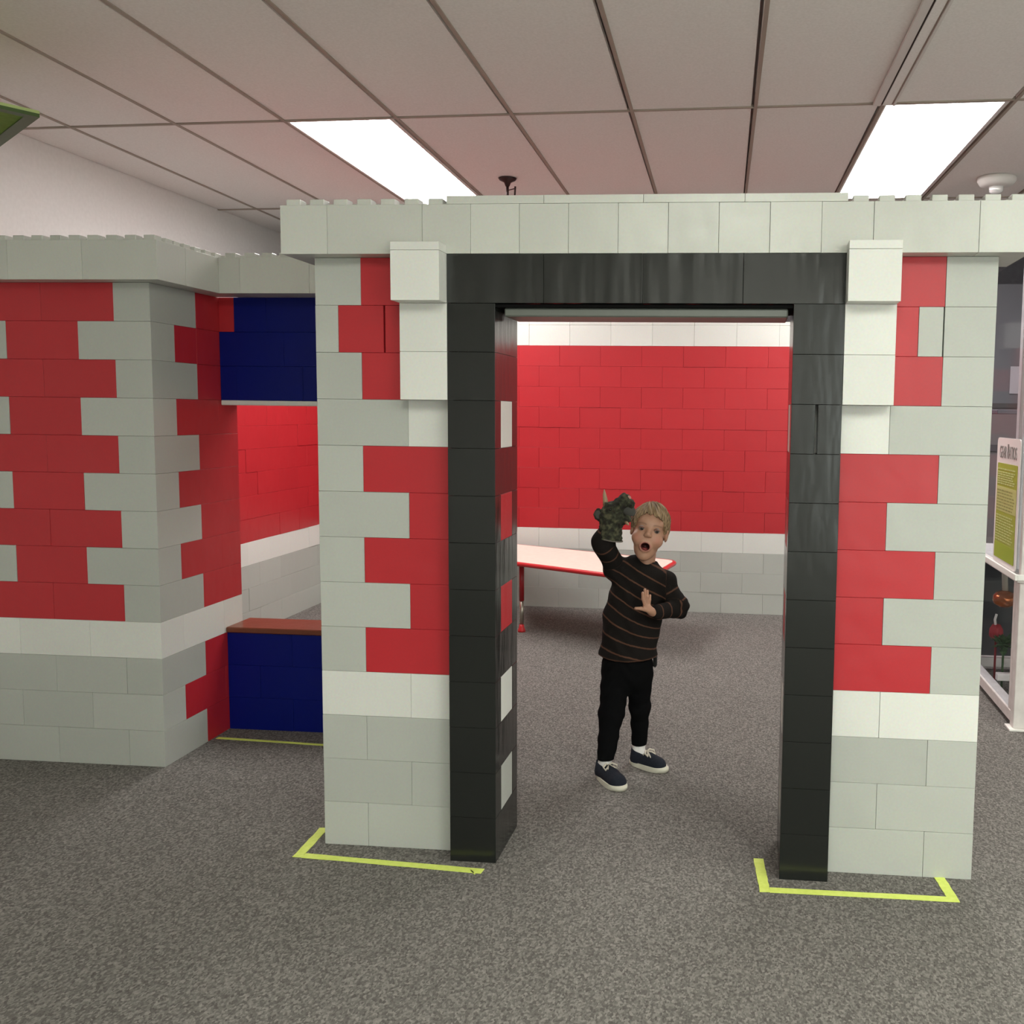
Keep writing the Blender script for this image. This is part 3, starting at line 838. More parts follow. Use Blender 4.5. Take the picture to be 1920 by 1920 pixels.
# ---- head frame: rolled towards the right of the picture
HC = np.array([0.083, -0.035, 1.005])
roll, yaw, pitch = math.radians(11.5), math.radians(2), math.radians(-6)
Rr = np.array([[math.cos(roll), 0, -math.sin(roll)], [0, 1, 0], [math.sin(roll), 0, math.cos(roll)]])   # world -> local rows
Ry = np.array([[math.cos(yaw), math.sin(yaw), 0], [-math.sin(yaw), math.cos(yaw), 0], [0, 0, 1]])
Rp = np.array([[1, 0, 0], [0, math.cos(pitch), math.sin(pitch)], [0, -math.sin(pitch), math.cos(pitch)]])
HR = Rp @ Ry @ Rr            # rows: head axes in world space
def hw(p): return HC + np.array(p, float) @ HR
def hl(V): return (V - HC) @ HR.T

body = Field((-0.17, -0.30, 0.03), (0.26, 0.20, 1.13), 0.0024)
bd = body
# skull and face
bd.ell(hw((-0.002, 0.012, 0.021)), (0.068, 0.083, 0.080), 0.01, R=HR)
bd.ell(hw((0, -0.022, -0.030)), (0.056, 0.058, 0.060), 0.02, R=HR)
bd.ell(hw((-0.001, -0.026, -0.078)), (0.045, 0.046, 0.044), 0.02, R=HR)
bd.ell(hw((-0.001, -0.050, -0.108)), (0.020, 0.018, 0.016), 0.018, R=HR)
bd.ell(hw((0, -0.052, 0.024)), (0.046, 0.022, 0.020), 0.02, R=HR)           # brow
for sx in (-1, 1):
    bd.ell(hw((sx * 0.037, -0.052, -0.040)), (0.025, 0.022, 0.023), 0.02, R=HR)      # cheek
    bd.ell(hw((sx * 0.030, -0.083, 0.001)), (0.0135, 0.010, 0.0085), 0.010, 'sub', R=HR)   # eye socket
    bd.ell(hw((sx * 0.0695, 0.008, -0.010)), (0.008, 0.018, 0.028), 0.008, R=HR)      # ear
    bd.ell(hw((sx * 0.0755, 0.003, -0.008)), (0.004, 0.009, 0.015), 0.004, 'sub', R=HR)
    bd.ell(hw((sx * 0.0085, -0.083, -0.0235)), (0.0062, 0.007, 0.005), 0.006, R=HR)    # nostril wing
    bd.ell(hw((sx * 0.005, -0.0885, -0.029)), (0.0026, 0.004, 0.002), 0.003, 'sub', R=HR)
bd.cone(hw((0, -0.072, 0.004)), hw((0, -0.088, -0.0175)), 0.0055, 0.0088, 0.014)          # nose
bd.ell(hw((-0.001, -0.074, -0.068)), (0.0250, 0.010, 0.0215), 0.010, R=HR)                # lips
bd.ell(hw((-0.001, -0.070, -0.068)), (0.0178, 0.034, 0.0150), 0.004, 'sub', R=HR)         # open mouth
# neck, torso, hips
bd.cone((0.070, 0.012, 0.90), (0.052, 0.020, 0.80), 0.034, 0.036, 0.02)
bd.cone((0.045, 0.01, 0.79), (0.0, 0.01, 0.50), 0.078, 0.085, 0.03, sy=1.35)
bd.cone((0.06, 0.015, 0.815), (0.14, 0.0, 0.79), 0.036, 0.034, 0.02)
bd.cone((0.03, 0.015, 0.82), (-0.055, -0.01, 0.835), 0.036, 0.034, 0.02)
# raised arm (inside the puppet)
bd.cone((-0.055, -0.01, 0.835), (-0.093, -0.10, 0.95), 0.033, 0.028, 0.015)
bd.cone((-0.093, -0.10, 0.95), (-0.065, -0.105, 1.045), 0.027, 0.019, 0.012)
bd.cone((-0.065, -0.105, 1.045), (-0.058, -0.11, 1.075), 0.018, 0.020, 0.008)
for k in range(4):
    bd.cone((-0.074 + k * .011, -0.112, 1.082), (-0.076 + k * .014, -0.125, 1.112 + .004 * (k in (1, 2))), 0.0062, 0.0055, 0.003)
bd.cone((-0.046, -0.118, 1.068), (-0.030, -0.135, 1.088), 0.007, 0.006, 0.004)
# lowered arm, hand held up in front of the chest
bd.cone((0.14, 0.0, 0.79), (0.196, 0.0, 0.688), 0.033, 0.028, 0.015)
bd.cone((0.196, 0.0, 0.688), (0.118, -0.135, 0.690), 0.027, 0.018, 0.012)
bd.cone((0.122, -0.128, 0.688), (0.100, -0.155, 0.700), 0.016, 0.014, 0.008)
bd.cone((0.104, -0.150, 0.698), (0.082, -0.168, 0.722), 0.0135, 0.0105, 0.008)
bd.cone((0.102, -0.142, 0.692), (0.092, -0.152, 0.716), 0.0125, 0.0105, 0.008)
for (b0, m0, t0, r0) in (((0.081, -0.172, 0.724), (0.074, -0.184, 0.752), (0.073, -0.190, 0.776), 0.0062),
                         ((0.086, -0.164, 0.728), (0.081, -0.171, 0.760), (0.080, -0.174, 0.786), 0.0064),
                         ((0.090, -0.154, 0.727), (0.088, -0.157, 0.756), (0.088, -0.157, 0.778), 0.0062),
                         ((0.094, -0.145, 0.721), (0.096, -0.143, 0.742), (0.097, -0.140, 0.758), 0.0055)):
    bd.cone(b0, m0, r0 * 1.08, r0, 0.003); bd.cone(m0, t0, r0, r0 * 0.85, 0.003)
bd.cone((0.092, -0.166, 0.704), (0.068, -0.186, 0.714), 0.0095, 0.0075, 0.006)
bd.cone((0.068, -0.186, 0.714), (0.047, -0.194, 0.716), 0.0072, 0.0056, 0.003)
# legs
LEG1 = ((-0.050, 0.0, 0.44), (-0.062, -0.055, 0.255), (-0.079, -0.096, 0.075))
LEG2 = ((0.042, 0.01, 0.44), (0.044, 0.035, 0.255), (0.038, 0.081, 0.085))
for lg in (LEG1, LEG2):
    bd.cone(lg[0], lg[1], 0.052, 0.036, 0.02); bd.cone(lg[1], lg[2], 0.034, 0.023, 0.015)
    bd.cone(lg[2], (lg[2][0], lg[2][1], 0.055), 0.023, 0.022, 0.01)
me, V = bd.mesh('body')
P_ = hl(V.astype(float))
rm = np.sqrt(((P_[:, 0] + 0.001) / 0.0178) ** 2 + ((P_[:, 2] + 0.068) / 0.0150) ** 2)
front = P_[:, 1] < -0.02
lip = front * (1 - sst(1.12, 1.42, rm)) * (P_[:, 2] < -0.02)
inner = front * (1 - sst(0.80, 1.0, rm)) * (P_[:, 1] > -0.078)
chk = front * np.exp(-(((np.abs(P_[:, 0]) - 0.040) / 0.017) ** 2 + ((P_[:, 2] + 0.038) / 0.017) ** 2))
br = np.zeros(len(V))
for sx in (-1, 1):
    arch_z = 0.0205 - ((P_[:, 0] - sx * 0.030) / 0.02) ** 2 * 0.004
    br = np.maximum(br, front * np.exp(-((P_[:, 2] - arch_z) / 0.0028) ** 2) * (np.abs(P_[:, 0] - sx * 0.030) < 0.016))
attr(me, 'lip', lip); attr(me, 'mouth', inner); attr(me, 'cheek', chk); attr(me, 'brow', br)
def skin_mat():
    m, nt, b = new_mat('skin'); L = nt.links
    prev = None
    base = N(nt, 'ShaderNodeTexNoise'); base.inputs['Scale'].default_value = 60
    g = N(nt, 'ShaderNodeNewGeometry'); L.new(g.outputs['Position'], base.inputs['Vector'])
    mx = N(nt, 'ShaderNodeMix', data_type='RGBA'); L.new(base.outputs['Fac'], mx.inputs[0])
    mx.inputs[6].default_value = (0.40, 0.215, 0.138, 1); mx.inputs[7].default_value = (0.46, 0.252, 0.168, 1)
    prev = mx.outputs[2]
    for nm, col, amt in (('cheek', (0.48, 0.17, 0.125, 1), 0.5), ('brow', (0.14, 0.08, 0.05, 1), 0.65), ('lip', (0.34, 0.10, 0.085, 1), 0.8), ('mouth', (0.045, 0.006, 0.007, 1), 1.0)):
        a = N(nt, 'ShaderNodeAttribute'); a.attribute_name = nm
        mu = N(nt, 'ShaderNodeMath', operation='MULTIPLY'); mu.inputs[1].default_value = amt
        L.new(a.outputs['Fac'], mu.inputs[0])
        m2 = N(nt, 'ShaderNodeMix', data_type='RGBA'); L.new(mu.outputs[0], m2.inputs[0]); L.new(prev, m2.inputs[6]); m2.inputs[7].default_value = col
        prev = m2.outputs[2]
    L.new(prev, b.inputs['Base Color']); b.inputs['Roughness'].default_value = 0.5
    b.inputs['Subsurface Weight'].default_value = 0.12; b.inputs['Subsurface Radius'].default_value = (0.01, 0.004, 0.002); b.inputs['Subsurface Scale'].default_value = 0.5
    return m
mesh_obj('body', me, skin_mat(), boy)

# eyes, tongue, teeth
ew = plain('eye_white', (0.24, 0.19, 0.17), 0.5); ei = plain('iris_dark', (0.022, 0.017, 0.015), 0.15)
for sx in (-1, 1):
    c = hw((sx * 0.030, -0.0660, 0.001)); r = 0.0118
    bm = bmesh.new(); bmesh.ops.create_uvsphere(bm, u_segments=20, v_segments=14, radius=r)
    bmesh.ops.translate(bm, verts=bm.verts, vec=Vector(c)); eo = bm_obj('eye', bm, ew, boy, True)
    bm = bmesh.new(); bmesh.ops.create_uvsphere(bm, u_segments=16, v_segments=10, radius=0.0080)
    bmesh.ops.translate(bm, verts=bm.verts, vec=Vector(c + np.array((0.0008, -0.0048, -0.0010)))); bm_obj('iris', bm, ei, eo, True)
    bm = bmesh.new()
    tube(bm, [tuple(hw((sx * 0.030 + u_ * 0.0125, -0.0785 + 0.006 * u_ * u_, 0.0058 - 0.0045 * u_ * u_))) for u_ in (-1, -.5, 0, .5, 1)], [0.0012, 0.0028, 0.0034, 0.0028, 0.0012], 6)
    bm_obj('eyelid', bm, plain('eyelid', (0.23, 0.11, 0.08), 0.6), boy, True)
tg = Field(hw((0, -0.05, -0.085)) - 0.03, hw((0, -0.05, -0.085)) + 0.03, 0.002)
tg.ell(hw((-0.001, -0.050, -0.078)), (0.0125, 0.018, 0.006), 0.004, R=HR)
me, V = tg.mesh('tongue'); mesh_obj('tongue', me, plain('tongue', (0.30, 0.065, 0.065), 0.35), boy)

# ---- hair
hr = Field((-0.035, -0.16, 0.95), (0.20, 0.09, 1.14), 0.0022)
def hair_fn(x, y, z):
    p = np.stack([x - HC[0], y - HC[1], z - HC[2]], -1) @ HR.T
    X, Yl, Z = p[..., 0], p[..., 1], p[..., 2]
    rr = (0.0765, 0.0925, 0.0890)
    q = [(X + 0.002) / rr[0], (Yl - 0.012) / rr[1], (Z - 0.020) / rr[2]]
    q0 = np.sqrt(q[0] ** 2 + q[1] ** 2 + q[2] ** 2); q1 = np.sqrt((q[0] / rr[0]) ** 2 + (q[1] / rr[1]) ** 2 + (q[2] / rr[2]) ** 2) + 1e-9
    d = q0 * (q0 - 1) / q1
    ang = np.arctan2(X + 0.022, -Yl + 0.02)
    # locks fan out from the parting
    sw_ = ang + 5 * (Z - 0.05) + 0.15 * np.sin(40 * X)
    strand = 0.0013 * np.sin(sw_ * 31 + 2) + 0.0010 * np.sin(sw_ * 67 + 3 + 40 * Z) + 0.0030 * np.sin(sw_ * 9 + 1.3) + 0.0024 * np.sin(sw_ * 15 + 70 * Z)
    d = d - strand
    # fringe: swept across, longer towards the right of the picture
    fr = 0.060 - 0.013 * sst(-0.015, 0.055, X) - 0.026 * sst(-0.022, -0.062, X) + 0.0030 * np.sin(X * 260 + 1) + 0.0022 * np.sin(X * 530 + 1) + 0.0012 * np.sin(X * 1100)
    side = -0.004 + 0.004 * np.sin(Yl * 300)
    back = -0.060
    w1 = sst(-0.055, -0.030, Yl); w2 = sst(0.005, 0.040, Yl)
    side_line = fr * (1 - w1) + side * w1
    line = side_line * (1 - w2) + back * w2
    edge = np.abs(X) > 0.058
    line = np.where(edge & (Yl < 0.0), np.minimum(line, 0.004), line)
    return np.maximum(d, (line - Z) * 0.8)
hr.apply(hair_fn, (-0.035, -0.16, 0.95), (0.20, 0.09, 1.14), 0.004, 'add', 0.0)
me, V = hr.mesh('hair')
P_ = hl(V.astype(float)); attr(me, 'strand', np.arctan2(P_[:, 0] + 0.022, -P_[:, 1] + 0.02)); attr(me, 'along', P_[:, 2])
def hair_mat():
    m, nt, b = new_mat('dark_blond_hair'); L = nt.links
    a = N(nt, 'ShaderNodeAttribute'); a.attribute_name = 'strand'; z = N(nt, 'ShaderNodeAttribute'); z.attribute_name = 'along'
    cx_ = N(nt, 'ShaderNodeCombineXYZ')
    ml = N(nt, 'ShaderNodeMath', operation='MULTIPLY'); ml.inputs[1].default_value = 26; L.new(a.outputs['Fac'], ml.inputs[0])
    m2 = N(nt, 'ShaderNodeMath', operation='MULTIPLY'); m2.inputs[1].default_value = 26; L.new(z.outputs['Fac'], m2.inputs[0])
    L.new(ml.outputs[0], cx_.inputs[0]); L.new(m2.outputs[0], cx_.inputs[1])
    n = N(nt, 'ShaderNodeTexNoise'); n.inputs['Scale'].default_value = 1.0; n.inputs['Detail'].default_value = 4; L.new(cx_.outputs[0], n.inputs['Vector'])
    r = N(nt, 'ShaderNodeValToRGB'); e = r.color_ramp.elements
    e[0].position = 0.33; e[0].color = (0.085, 0.052, 0.028, 1); e[1].position = 0.68; e[1].color = (0.40, 0.28, 0.16, 1)
    L.new(n.outputs['Fac'], r.inputs['Fac']); L.new(r.outputs['Color'], b.inputs['Base Color'])
    bp = N(nt, 'ShaderNodeBump'); bp.inputs['Strength'].default_value = 0.5; bp.inputs['Distance'].default_value = 0.003
    L.new(n.outputs['Fac'], bp.inputs['Height']); L.new(bp.outputs['Normal'], b.inputs['Normal'])
    b.inputs['Roughness'].default_value = 0.6; b.inputs['Specular IOR Level'].default_value = 0.2
    return m
mesh_obj('hair', me, hair_mat(), boy)

# ---- sweater
sw = Field((-0.20, -0.21, 0.43), (0.27, 0.16, 1.02), 0.0030)
sw.cone((0.034, 0.008, 0.785), (0.008, 0.004, 0.62), 0.107, 0.114, 0.03, sy=1.36)
sw.cone((0.010, 0.004, 0.62), (-0.006, 0.0, 0.44), 0.110, 0.121, 0.03, sy=1.30)
sw.cone((0.065, 0.015, 0.815), (0.138, 0.0, 0.790), 0.047, 0.045, 0.03)
sw.cone((0.030, 0.015, 0.825), (-0.055, -0.010, 0.838), 0.050, 0.046, 0.03)
sw.cone((0.062, 0.018, 0.855), (0.055, 0.020, 0.82), 0.045, 0.052, 0.02)
ARM1 = [np.array(p) for p in ((-0.055, -0.010, 0.838), (-0.096, -0.102, 0.953), (-0.074, -0.108, 1.0))]
ARM2 = [np.array(p) for p in ((0.138, 0.0, 0.790), (0.197, 0.0, 0.686), (0.122, -0.130, 0.689))]
sw.cone(ARM1[0], ARM1[1], 0.046, 0.043, 0.02); sw.cone(ARM1[1], ARM1[2], 0.042, 0.036, 0.02)
sw.cone(ARM2[0], ARM2[1], 0.044, 0.041, 0.02); sw.cone(ARM2[1], ARM2[2], 0.040, 0.026, 0.02)
# folds
def folds(x, y, z):
    return 0.0022 * np.sin((x * 0.6 + z) * 75 + 3 * np.sin(x * 22)) + 0.0018 * np.sin((z - x) * 48 + y * 40) + 0.0016 * np.sin(x * 60 + z * 21 + 2)
X_, Y_, Z_ = np.meshgrid(*sw.ax, indexing='ij', sparse=True)
sw.F += folds(X_, Y_, Z_).astype(np.float32)
el = ARM2[1]
sw.F += (0.0035 * np.exp(-((X_ - el[0]) ** 2 + (Y_ - el[1]) ** 2 + (Z_ - el[2]) ** 2) / 0.05 ** 2) * np.sin(X_ * 120 - Z_ * 180)).astype(np.float32)
hem = 0.486 - 0.010 * np.cos((X_ + 0.006) * 14)
sw.F = np.maximum(sw.F, (hem - Z_).astype(np.float32))
sw.cone((0.074, -0.035, 0.905), (0.083, -0.072, 0.858), 0.046, 0.016, 0.006, 'sub')       # neckline
sw.cone((0.070, 0.012, 0.93), (0.066, 0.012, 0.875), 0.042, 0.039, 0.006, 'sub')
me, V = sw.mesh('sweater')
V = V.astype(float)
def segd(V, a, b):
    D = b - a; t = np.clip(((V - a) @ D) / (D @ D), 0, 1); return np.linalg.norm(V - a - t[:, None] * D, axis=1), t * np.linalg.norm(D)
d1, t1 = segd(V, ARM1[0], ARM1[1]); d1b, t1b = segd(V, ARM1[1], ARM1[2])
d2, t2 = segd(V, ARM2[0], ARM2[1]); d2b, t2b = segd(V, ARM2[1], ARM2[2])
sl = 0.24 + 0.33 * sst(0.50, 0.70, V[:, 2])
tor = V[:, 2] + sl * (V[:, 0] - 0.0) + 0.10 * np.maximum(V[:, 0] - 0.05, 0) * 0
dt = np.abs(np.hypot((V[:, 0] - 0.02) / 0.115, V[:, 1] / 0.095) - 0.8) * 0.1
l1 = np.linalg.norm(ARM1[1] - ARM1[0]); l2 = np.linalg.norm(ARM2[1] - ARM2[0])
phase = tor.copy()
a1 = np.minimum(d1, d1b); a2 = np.minimum(d2, d2b)
s1 = np.where(d1 < d1b, t1, l1 + t1b); s2 = np.where(d2 < d2b, t2, l2 + t2b)
on1 = (a1 < 0.056) & ((s1 > 0.045) | (V[:, 0] < -0.095)); on2 = (a2 < 0.055) & ((V[:, 0] > 0.150) | ((V[:, 1] < -0.07) & (V[:, 0] > 0.10)))
phase = np.where(on1, 0.878 + s1, phase); phase = np.where(on2, 0.925 + s2, phase)
attr(me, 'stripe', phase); attr(me, 'hem', 1 - sst(0.486, 0.494, V[:, 2] + 0.010 * np.cos((V[:, 0] + 0.006) * 14)))
def sweater_mat():
    m, nt, b = new_mat('dark_striped_knit'); L = nt.links
    a = N(nt, 'ShaderNodeAttribute'); a.attribute_name = 'stripe'; hm = N(nt, 'ShaderNodeAttribute'); hm.attribute_name = 'hem'
    g = N(nt, 'ShaderNodeNewGeometry')
    n = N(nt, 'ShaderNodeTexNoise'); n.inputs['Scale'].default_value = 60; n.inputs['Detail'].default_value = 3; L.new(g.outputs['Position'], n.inputs['Vector'])
    wob = N(nt, 'ShaderNodeMath', operation='MULTIPLY_ADD'); wob.inputs[1].default_value = 0.005; L.new(n.outputs['Fac'], wob.inputs[0]); L.new(a.outputs['Fac'], wob.inputs[2])
    dv = N(nt, 'ShaderNodeMath', operation='DIVIDE'); dv.inputs[1].default_value = 0.0525; L.new(wob.outputs[0], dv.inputs[0])
    fr = N(nt, 'ShaderNodeMath', operation='FRACT'); L.new(dv.outputs[0], fr.inputs[0])
    r = N(nt, 'ShaderNodeValToRGB'); e = r.color_ramp.elements
    e[0].position = 0.0; e[0].color = (0, 0, 0, 1); e[1].position = 1.0; e[1].color = (0, 0, 0, 1)
    for p_, v_ in ((0.42, 0), (0.47, 1), (0.54, 1), (0.59, 0)):
        x = e.new(p_); x.color = (v_, v_, v_, 1)
    L.new(fr.outputs[0], r.inputs['Fac'])
    mxx = N(nt, 'ShaderNodeMath', operation='MAXIMUM'); L.new(r.outputs['Color'], mxx.inputs[0]); L.new(hm.outputs['Fac'], mxx.inputs[1])
    mx = N(nt, 'ShaderNodeMix', data_type='RGBA'); L.new(mxx.outputs[0], mx.inputs[0])
    mx.inputs[6].default_value = (0.0125, 0.0105, 0.0095, 1); mx.inputs[7].default_value = (0.095, 0.046, 0.030, 1)
    L.new(mx.outputs[2], b.inputs['Base Color']); b.inputs['Roughness'].default_value = 0.95; b.inputs['Specular IOR Level'].default_value = 0.1
    n2 = N(nt, 'ShaderNodeTexNoise'); n2.inputs['Scale'].default_value = 400; L.new(g.outputs['Position'], n2.inputs['Vector'])
    bp = N(nt, 'ShaderNodeBump'); bp.inputs['Strength'].default_value = 0.4; bp.inputs['Distance'].default_value = 0.002; L.new(n2.outputs['Fac'], bp.inputs['Height']); L.new(bp.outputs['Normal'], b.inputs['Normal'])
    return m
mesh_obj('sweater', me, sweater_mat(), boy)

# ---- trousers
tr = Field((-0.15, -0.16, 0.04), (0.15, 0.18, 0.52), 0.0032)
tr.cone((-0.005, 0.0, 0.50), (-0.005, 0.002, 0.42), 0.094, 0.096, 0.02, sy=1.2)
tr.cone((-0.046, 0.0, 0.43), LEG1[1], 0.066, 0.050, 0.018); tr.cone(LEG1[1], LEG1[2], 0.048, 0.035, 0.02)
tr.cone((0.038, 0.01, 0.43), LEG2[1], 0.062, 0.041, 0.018); tr.cone(LEG2[1], LEG2[2], 0.040, 0.032, 0.02)
X_, Y_, Z_ = np.meshgrid(*tr.ax, indexing='ij', sparse=True)
tr.F += (0.0013 * np.sin(Z_ * 110 + 4 * np.sin(X_ * 40) + Y_ * 50) + 0.0012 * np.sin(Z_ * 63 - X_ * 70)).astype(np.float32)
tr.F = np.maximum(tr.F, (np.where(X_ < 0, 0.080, 0.088) - Z_).astype(np.float32))
me, V = tr.mesh('trousers')
mesh_obj('trousers', me, plain('black_cotton', (0.0045, 0.0045, 0.005), 0.95, 0, 0.05), boy)
bm = bmesh.new(); add_box(bm, 0.098, 0.112, 0.01, 0.05, 0.435, 0.478, 0.004); bm_obj('pocket_flap', bm, plain('black_cloth', (0.006, 0.006, 0.006), 0.95), boy)

# ---- socks and shoes
navy = speckle('navy_canvas', (0.010, 0.012, 0.019), (0.018, 0.021, 0.031), 300, 0.85, 0.2)
solem = plain('off_white_rubber', (0.62, 0.60, 0.50), 0.55); lacem = plain('cream_lace', (0.60, 0.55, 0.46), 0.8); sockm = plain('white_sock', (0.78, 0.76, 0.75), 0.9)
def outline(L_, W_, grow=0.0, n=28):
    pts = []
    for k in range(n):
        t_ = 2 * math.pi * k / n; c, s_ = math.cos(t_), math.sin(t_)
        x = L_ / 2 + (L_ / 2 + grow) * math.copysign(abs(c) ** 0.8, c)
        wd_ = W_ / 2 * (0.80 + 0.24 * sst(0.2 * L_, 0.72 * L_, x)) + grow
        pts.append((x, wd_ * math.copysign(abs(s_) ** 0.75, s_)))
    return pts
def shoe(heel, ang, L_, W_, ank, sockbase):
    ca, sa = math.cos(ang), math.sin(ang)
    def tw(x, y, z): return (heel[0] + ca * x - sa * y, heel[1] + sa * x + ca * y, z)
    bm = bmesh.new(); prism(bm, [tw(x, y, 0)[:2] for x, y in outline(L_, W_, 0.003)], 0.0, 0.021)
    bmesh.ops.bevel(bm, geom=[e for e in bm.edges if abs(e.verts[0].co.z - e.verts[1].co.z) < 1e-6], offset=0.003, segments=2, affect='EDGES')
    so = bm_obj('shoe', bm, solem, boy, True); so['label'] = 'off-white rubber sole of the shoe with its navy upper'
    lo = np.array(tw(L_ / 2, 0, 0)) - 0.14; hi = np.array(tw(L_ / 2, 0, 0)) + 0.14
    lo[2] = 0.005; hi[2] = 0.10
    f = Field(lo, hi, 0.0022)
    f.cone(tw(0.034, 0, 0.028), tw(0.036, 0, 0.062), W_ * .44, W_ * .40, 0.012)
    f.cone(tw(0.050, 0, 0.030), tw(L_ - 0.045, 0, 0.020), W_ * .46, W_ * .49, 0.015)
    f.cone(tw(0.07, 0, 0.045), tw(0.115, 0, 0.034), W_ * .33, W_ * .30, 0.02)
    X_, Y_, Z_ = np.meshgrid(*f.ax, indexing='ij', sparse=True)
    f.F = np.maximum(f.F, (0.018 - Z_).astype(np.float32) + 0 * f.F)
    xl = (X_ - heel[0]) * ca + (Y_ - heel[1]) * sa; yl = -(X_ - heel[0]) * sa + (Y_ - heel[1]) * ca
    # keep the upper on the sole outline, open the collar
    n_ = np.sqrt(((xl - L_ / 2) / (L_ / 2 - .002)) ** 2 * 1.0 + 0 * yl)
    f.F = np.maximum(f.F, ((n_ - 1) * L_ / 2).astype(np.float32) + 0 * f.F)
    top = 0.074 - 0.020 * np.clip((xl - 0.02) / 0.06, 0, 1)
    f.F = np.maximum(f.F, np.where(xl < 0.085, Z_ - top, -1).astype(np.float32))
    f.cone(tw(0.036, 0, 0.058), tw(0.036, 0, 0.12), W_ * .31, W_ * .34, 0.003, 'sub')
    f.cone(tw(0.036, 0, 0.064), tw(0.066, 0, 0.080), W_ * .29, W_ * .26, 0.003, 'sub')
    me, V = f.mesh('upper'); mesh_obj('upper', me, navy, so)
    bm = bmesh.new()
    for k in range(4):
        x = 0.078 + k * .013; z = 0.0625 - k * .0040
        for s_ in (-1, 1): tube(bm, [tw(x, -s_ * .019, z - .007), tw(x + .006, 0, z + .003), tw(x + .012, s_ * .019, z - .009)], 0.0032, 6)
    for s_ in (-1, 1):                                                     # bow
        tube(bm, [tw(.082, 0, .068), tw(.088, s_ * .014, .076), tw(.098, s_ * .030, .068), tw(.108, s_ * .026, .058), tw(.092, s_ * .006, .067)], 0.0036, 6)
        tube(bm, [tw(.084, 0, .068), tw(.102, s_ * .012, .066), tw(.122, s_ * .020, .050)], 0.0030, 6)
    bm_obj('laces', bm, lacem, so, True)
    s = Field(np.array(ank) - 0.07, np.array(ank) + 0.07, 0.0025)
    c0 = tw(0.037, 0, 0.045)
    s.cone(ank, c0, 0.0275, 0.0255, 0.01); s.cone(c0, tw(0.060, 0, 0.046), 0.0255, 0.022, 0.01)
    me, V = s.mesh('sock'); mesh_obj('sock', me, sockm, boy)
shoe((-0.108, -0.062), math.atan2(-0.175, 0.120), 0.205, 0.077, (-0.080, -0.097, 0.075), None)
shoe((0.002, 0.100), math.atan2(-0.100, 0.160), 0.186, 0.072, (0.038, 0.080, 0.092), None)

# ================================================================== HAND PUPPET
pup = thing('hand_puppet', 'green plush dragon hand puppet with pale horn on the raised hand of the boy', 'puppet', PO + Vector((-0.064, -0.11, 0.974)))
PP = np.array((-0.085, -0.11, 0.97))
pf = Field((-0.19, -0.21, 0.93), (0.06, 0.0, 1.18), 0.0026)
pf.cone((-0.088, -0.108, 0.940), (-0.085, -0.110, 1.04), 0.047, 0.044, 0.02)
pf.ell((-0.082, -0.118, 1.068), (0.044, 0.040, 0.040), 0.02)
pf.cone((-0.072, -0.125, 1.080), (-0.026, -0.150, 1.128), 0.036, 0.022, 0.02)             # upper jaw
pf.cone((-0.026, -0.150, 1.128), (-0.004, -0.150, 1.112), 0.020, 0.017, 0.012)            # snout tip
pf.cone((-0.062, -0.118, 1.045), (-0.020, -0.135, 1.050), 0.030, 0.018, 0.015)            # lower jaw
pf.ell((-0.128, -0.115, 1.064), (0.024, 0.010, 0.024), 0.006)                             # round ear flap
pf.cone((-0.075, -0.150, 1.095), (-0.095, -0.145, 1.105), 0.014, 0.011, 0.008)            # brow
X_, Y_, Z_ = np.meshgrid(*pf.ax, indexing='ij', sparse=True)
pf.F += (0.0022 * np.sin(X_ * 160 + 3 * np.sin(Z_ * 90)) * np.sin(Z_ * 150 + Y_ * 120) + 0.0015 * np.sin(X_ * 310 + Y_ * 200) * np.sin(Z_ * 280)).astype(np.float32)
pf.F = np.maximum(pf.F, (0.964 - 0.16 * (X_ + 0.085) - Z_).astype(np.float32))
pf.cone((-0.088, -0.108, 0.93), (-0.085, -0.110, 1.00), 0.041, 0.038, 0.004, 'sub')
me, V = pf.mesh('plush')
me.transform(Matrix.Translation(Vector(-PP)))
def puppet_mat():
    m, nt, b = new_mat('mottled_green_plush'); L = nt.links
    g = N(nt, 'ShaderNodeNewGeometry')
    n = N(nt, 'ShaderNodeTexNoise'); n.inputs['Scale'].default_value = 48; n.inputs['Detail'].default_value = 4; L.new(g.outputs['Position'], n.inputs['Vector'])
    r = N(nt, 'ShaderNodeValToRGB'); e = r.color_ramp.elements
    e[0].position = 0.36; e[0].color = (0.016, 0.014, 0.010, 1); e[1].position = 0.66; e[1].color = (0.095, 0.092, 0.050, 1)
    x = e.new(0.5); x.color = (0.034, 0.037, 0.020, 1)
    L.new(n.outputs['Fac'], r.inputs['Fac']); L.new(r.outputs['Color'], b.inputs['Base Color']); b.inputs['Roughness'].default_value = 0.95
    n2 = N(nt, 'ShaderNodeTexNoise'); n2.inputs['Scale'].default_value = 260; L.new(g.outputs['Position'], n2.inputs['Vector'])
    bp = N(nt, 'ShaderNodeBump'); bp.inputs['Strength'].default_value = 0.7; bp.inputs['Distance'].default_value = 0.004; L.new(n2.outputs['Fac'], bp.inputs['Height']); L.new(bp.outputs['Normal'], b.inputs['Normal'])
    return m
mesh_obj('plush', me, puppet_mat(), pup)
hornm = plain('pale_horn', (0.36, 0.25, 0.15), 0.6); greym = plain('grey_plush', (0.060, 0.060, 0.052), 0.9); pinkm = plain('pink_tip', (0.42, 0.24, 0.19), 0.8)
def pt(*p): return tuple(np.array(p) - PP)
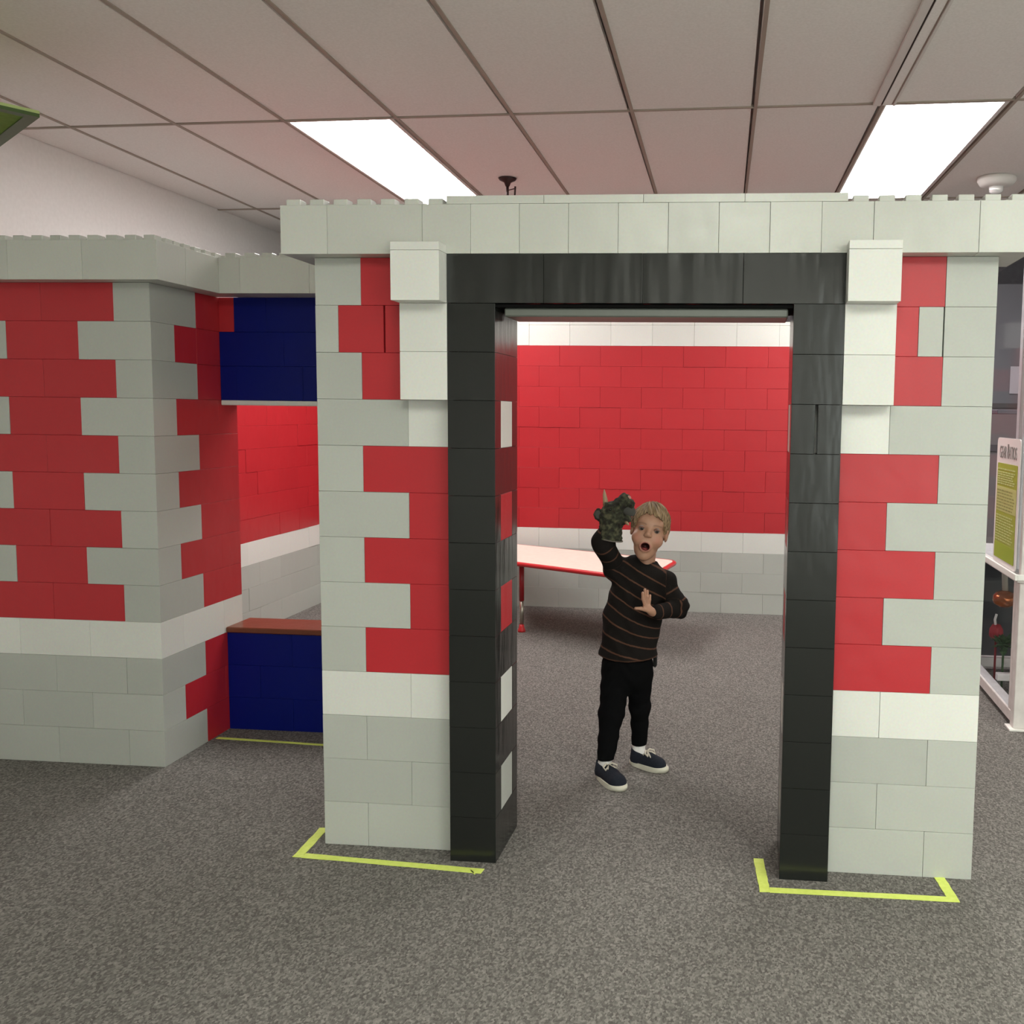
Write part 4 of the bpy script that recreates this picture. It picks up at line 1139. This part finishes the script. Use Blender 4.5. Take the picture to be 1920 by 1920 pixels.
bm = bmesh.new(); tube(bm, [pt(-.104, -.118, 1.098), pt(-.106, -.121, 1.122), pt(-.109, -.123, 1.145), pt(-.110, -.122, 1.163)], [0.0115, 0.0095, 0.0065, 0.0012], 12); bm_obj('horn', bm, hornm, pup, True)
bm = bmesh.new(); tube(bm, [pt(-.022, -.145, 1.040), pt(-.012, -.160, 1.034), pt(-.006, -.168, 1.030)], [0.007, 0.005, 0.001], 10); bm_obj('horn', bm, hornm, pup, True)
bm = bmesh.new(); bmesh.ops.create_uvsphere(bm, u_segments=16, v_segments=10, radius=0.010); bmesh.ops.translate(bm, verts=bm.verts, vec=pt(-.010, -.158, 1.134)); bm_obj('nose', bm, pinkm, pup, True)
bm = bmesh.new(); bmesh.ops.create_uvsphere(bm, u_segments=20, v_segments=12, radius=1.0)
bmesh.ops.scale(bm, verts=bm.verts, vec=(0.037, 0.011, 0.024)); bmesh.ops.rotate(bm, verts=bm.verts, cent=(0, 0, 0), matrix=Matrix.Rotation(0.75, 3, 'Y'))
bmesh.ops.translate(bm, verts=bm.verts, vec=pt(-.016, -.140, 1.092)); bm_obj('mouth_lining', bm, greym, pup, True)
bm = bmesh.new(); bmesh.ops.create_uvsphere(bm, u_segments=18, v_segments=10, radius=1.0)
bmesh.ops.scale(bm, verts=bm.verts, vec=(0.017, 0.006, 0.017)); bmesh.ops.translate(bm, verts=bm.verts, vec=pt(-.130, -.123, 1.064)); bm_obj('ear_lining', bm, greym, pup, True)
bm = bmesh.new(); bmesh.ops.create_uvsphere(bm, u_segments=12, v_segments=8, radius=0.0055); bmesh.ops.translate(bm, verts=bm.verts, vec=pt(-.080, -.160, 1.088)); bm_obj('eye', bm, plain('puppet_eye', (0.01, 0.008, 0.008), 0.15), pup, True)
bm = bmesh.new()
ring = [pt(-.085 + .046 * math.cos(a_), -.108 + .046 * math.sin(a_), .966 - .16 * .046 * math.cos(a_)) for a_ in [2 * math.pi * k / 24 for k in range(25)]]
tube(bm, ring, 0.0028, 6, False); bm_obj('cuff_trim', bm, plain('grey_trim', (0.16, 0.14, 0.12), 0.9), pup, True)
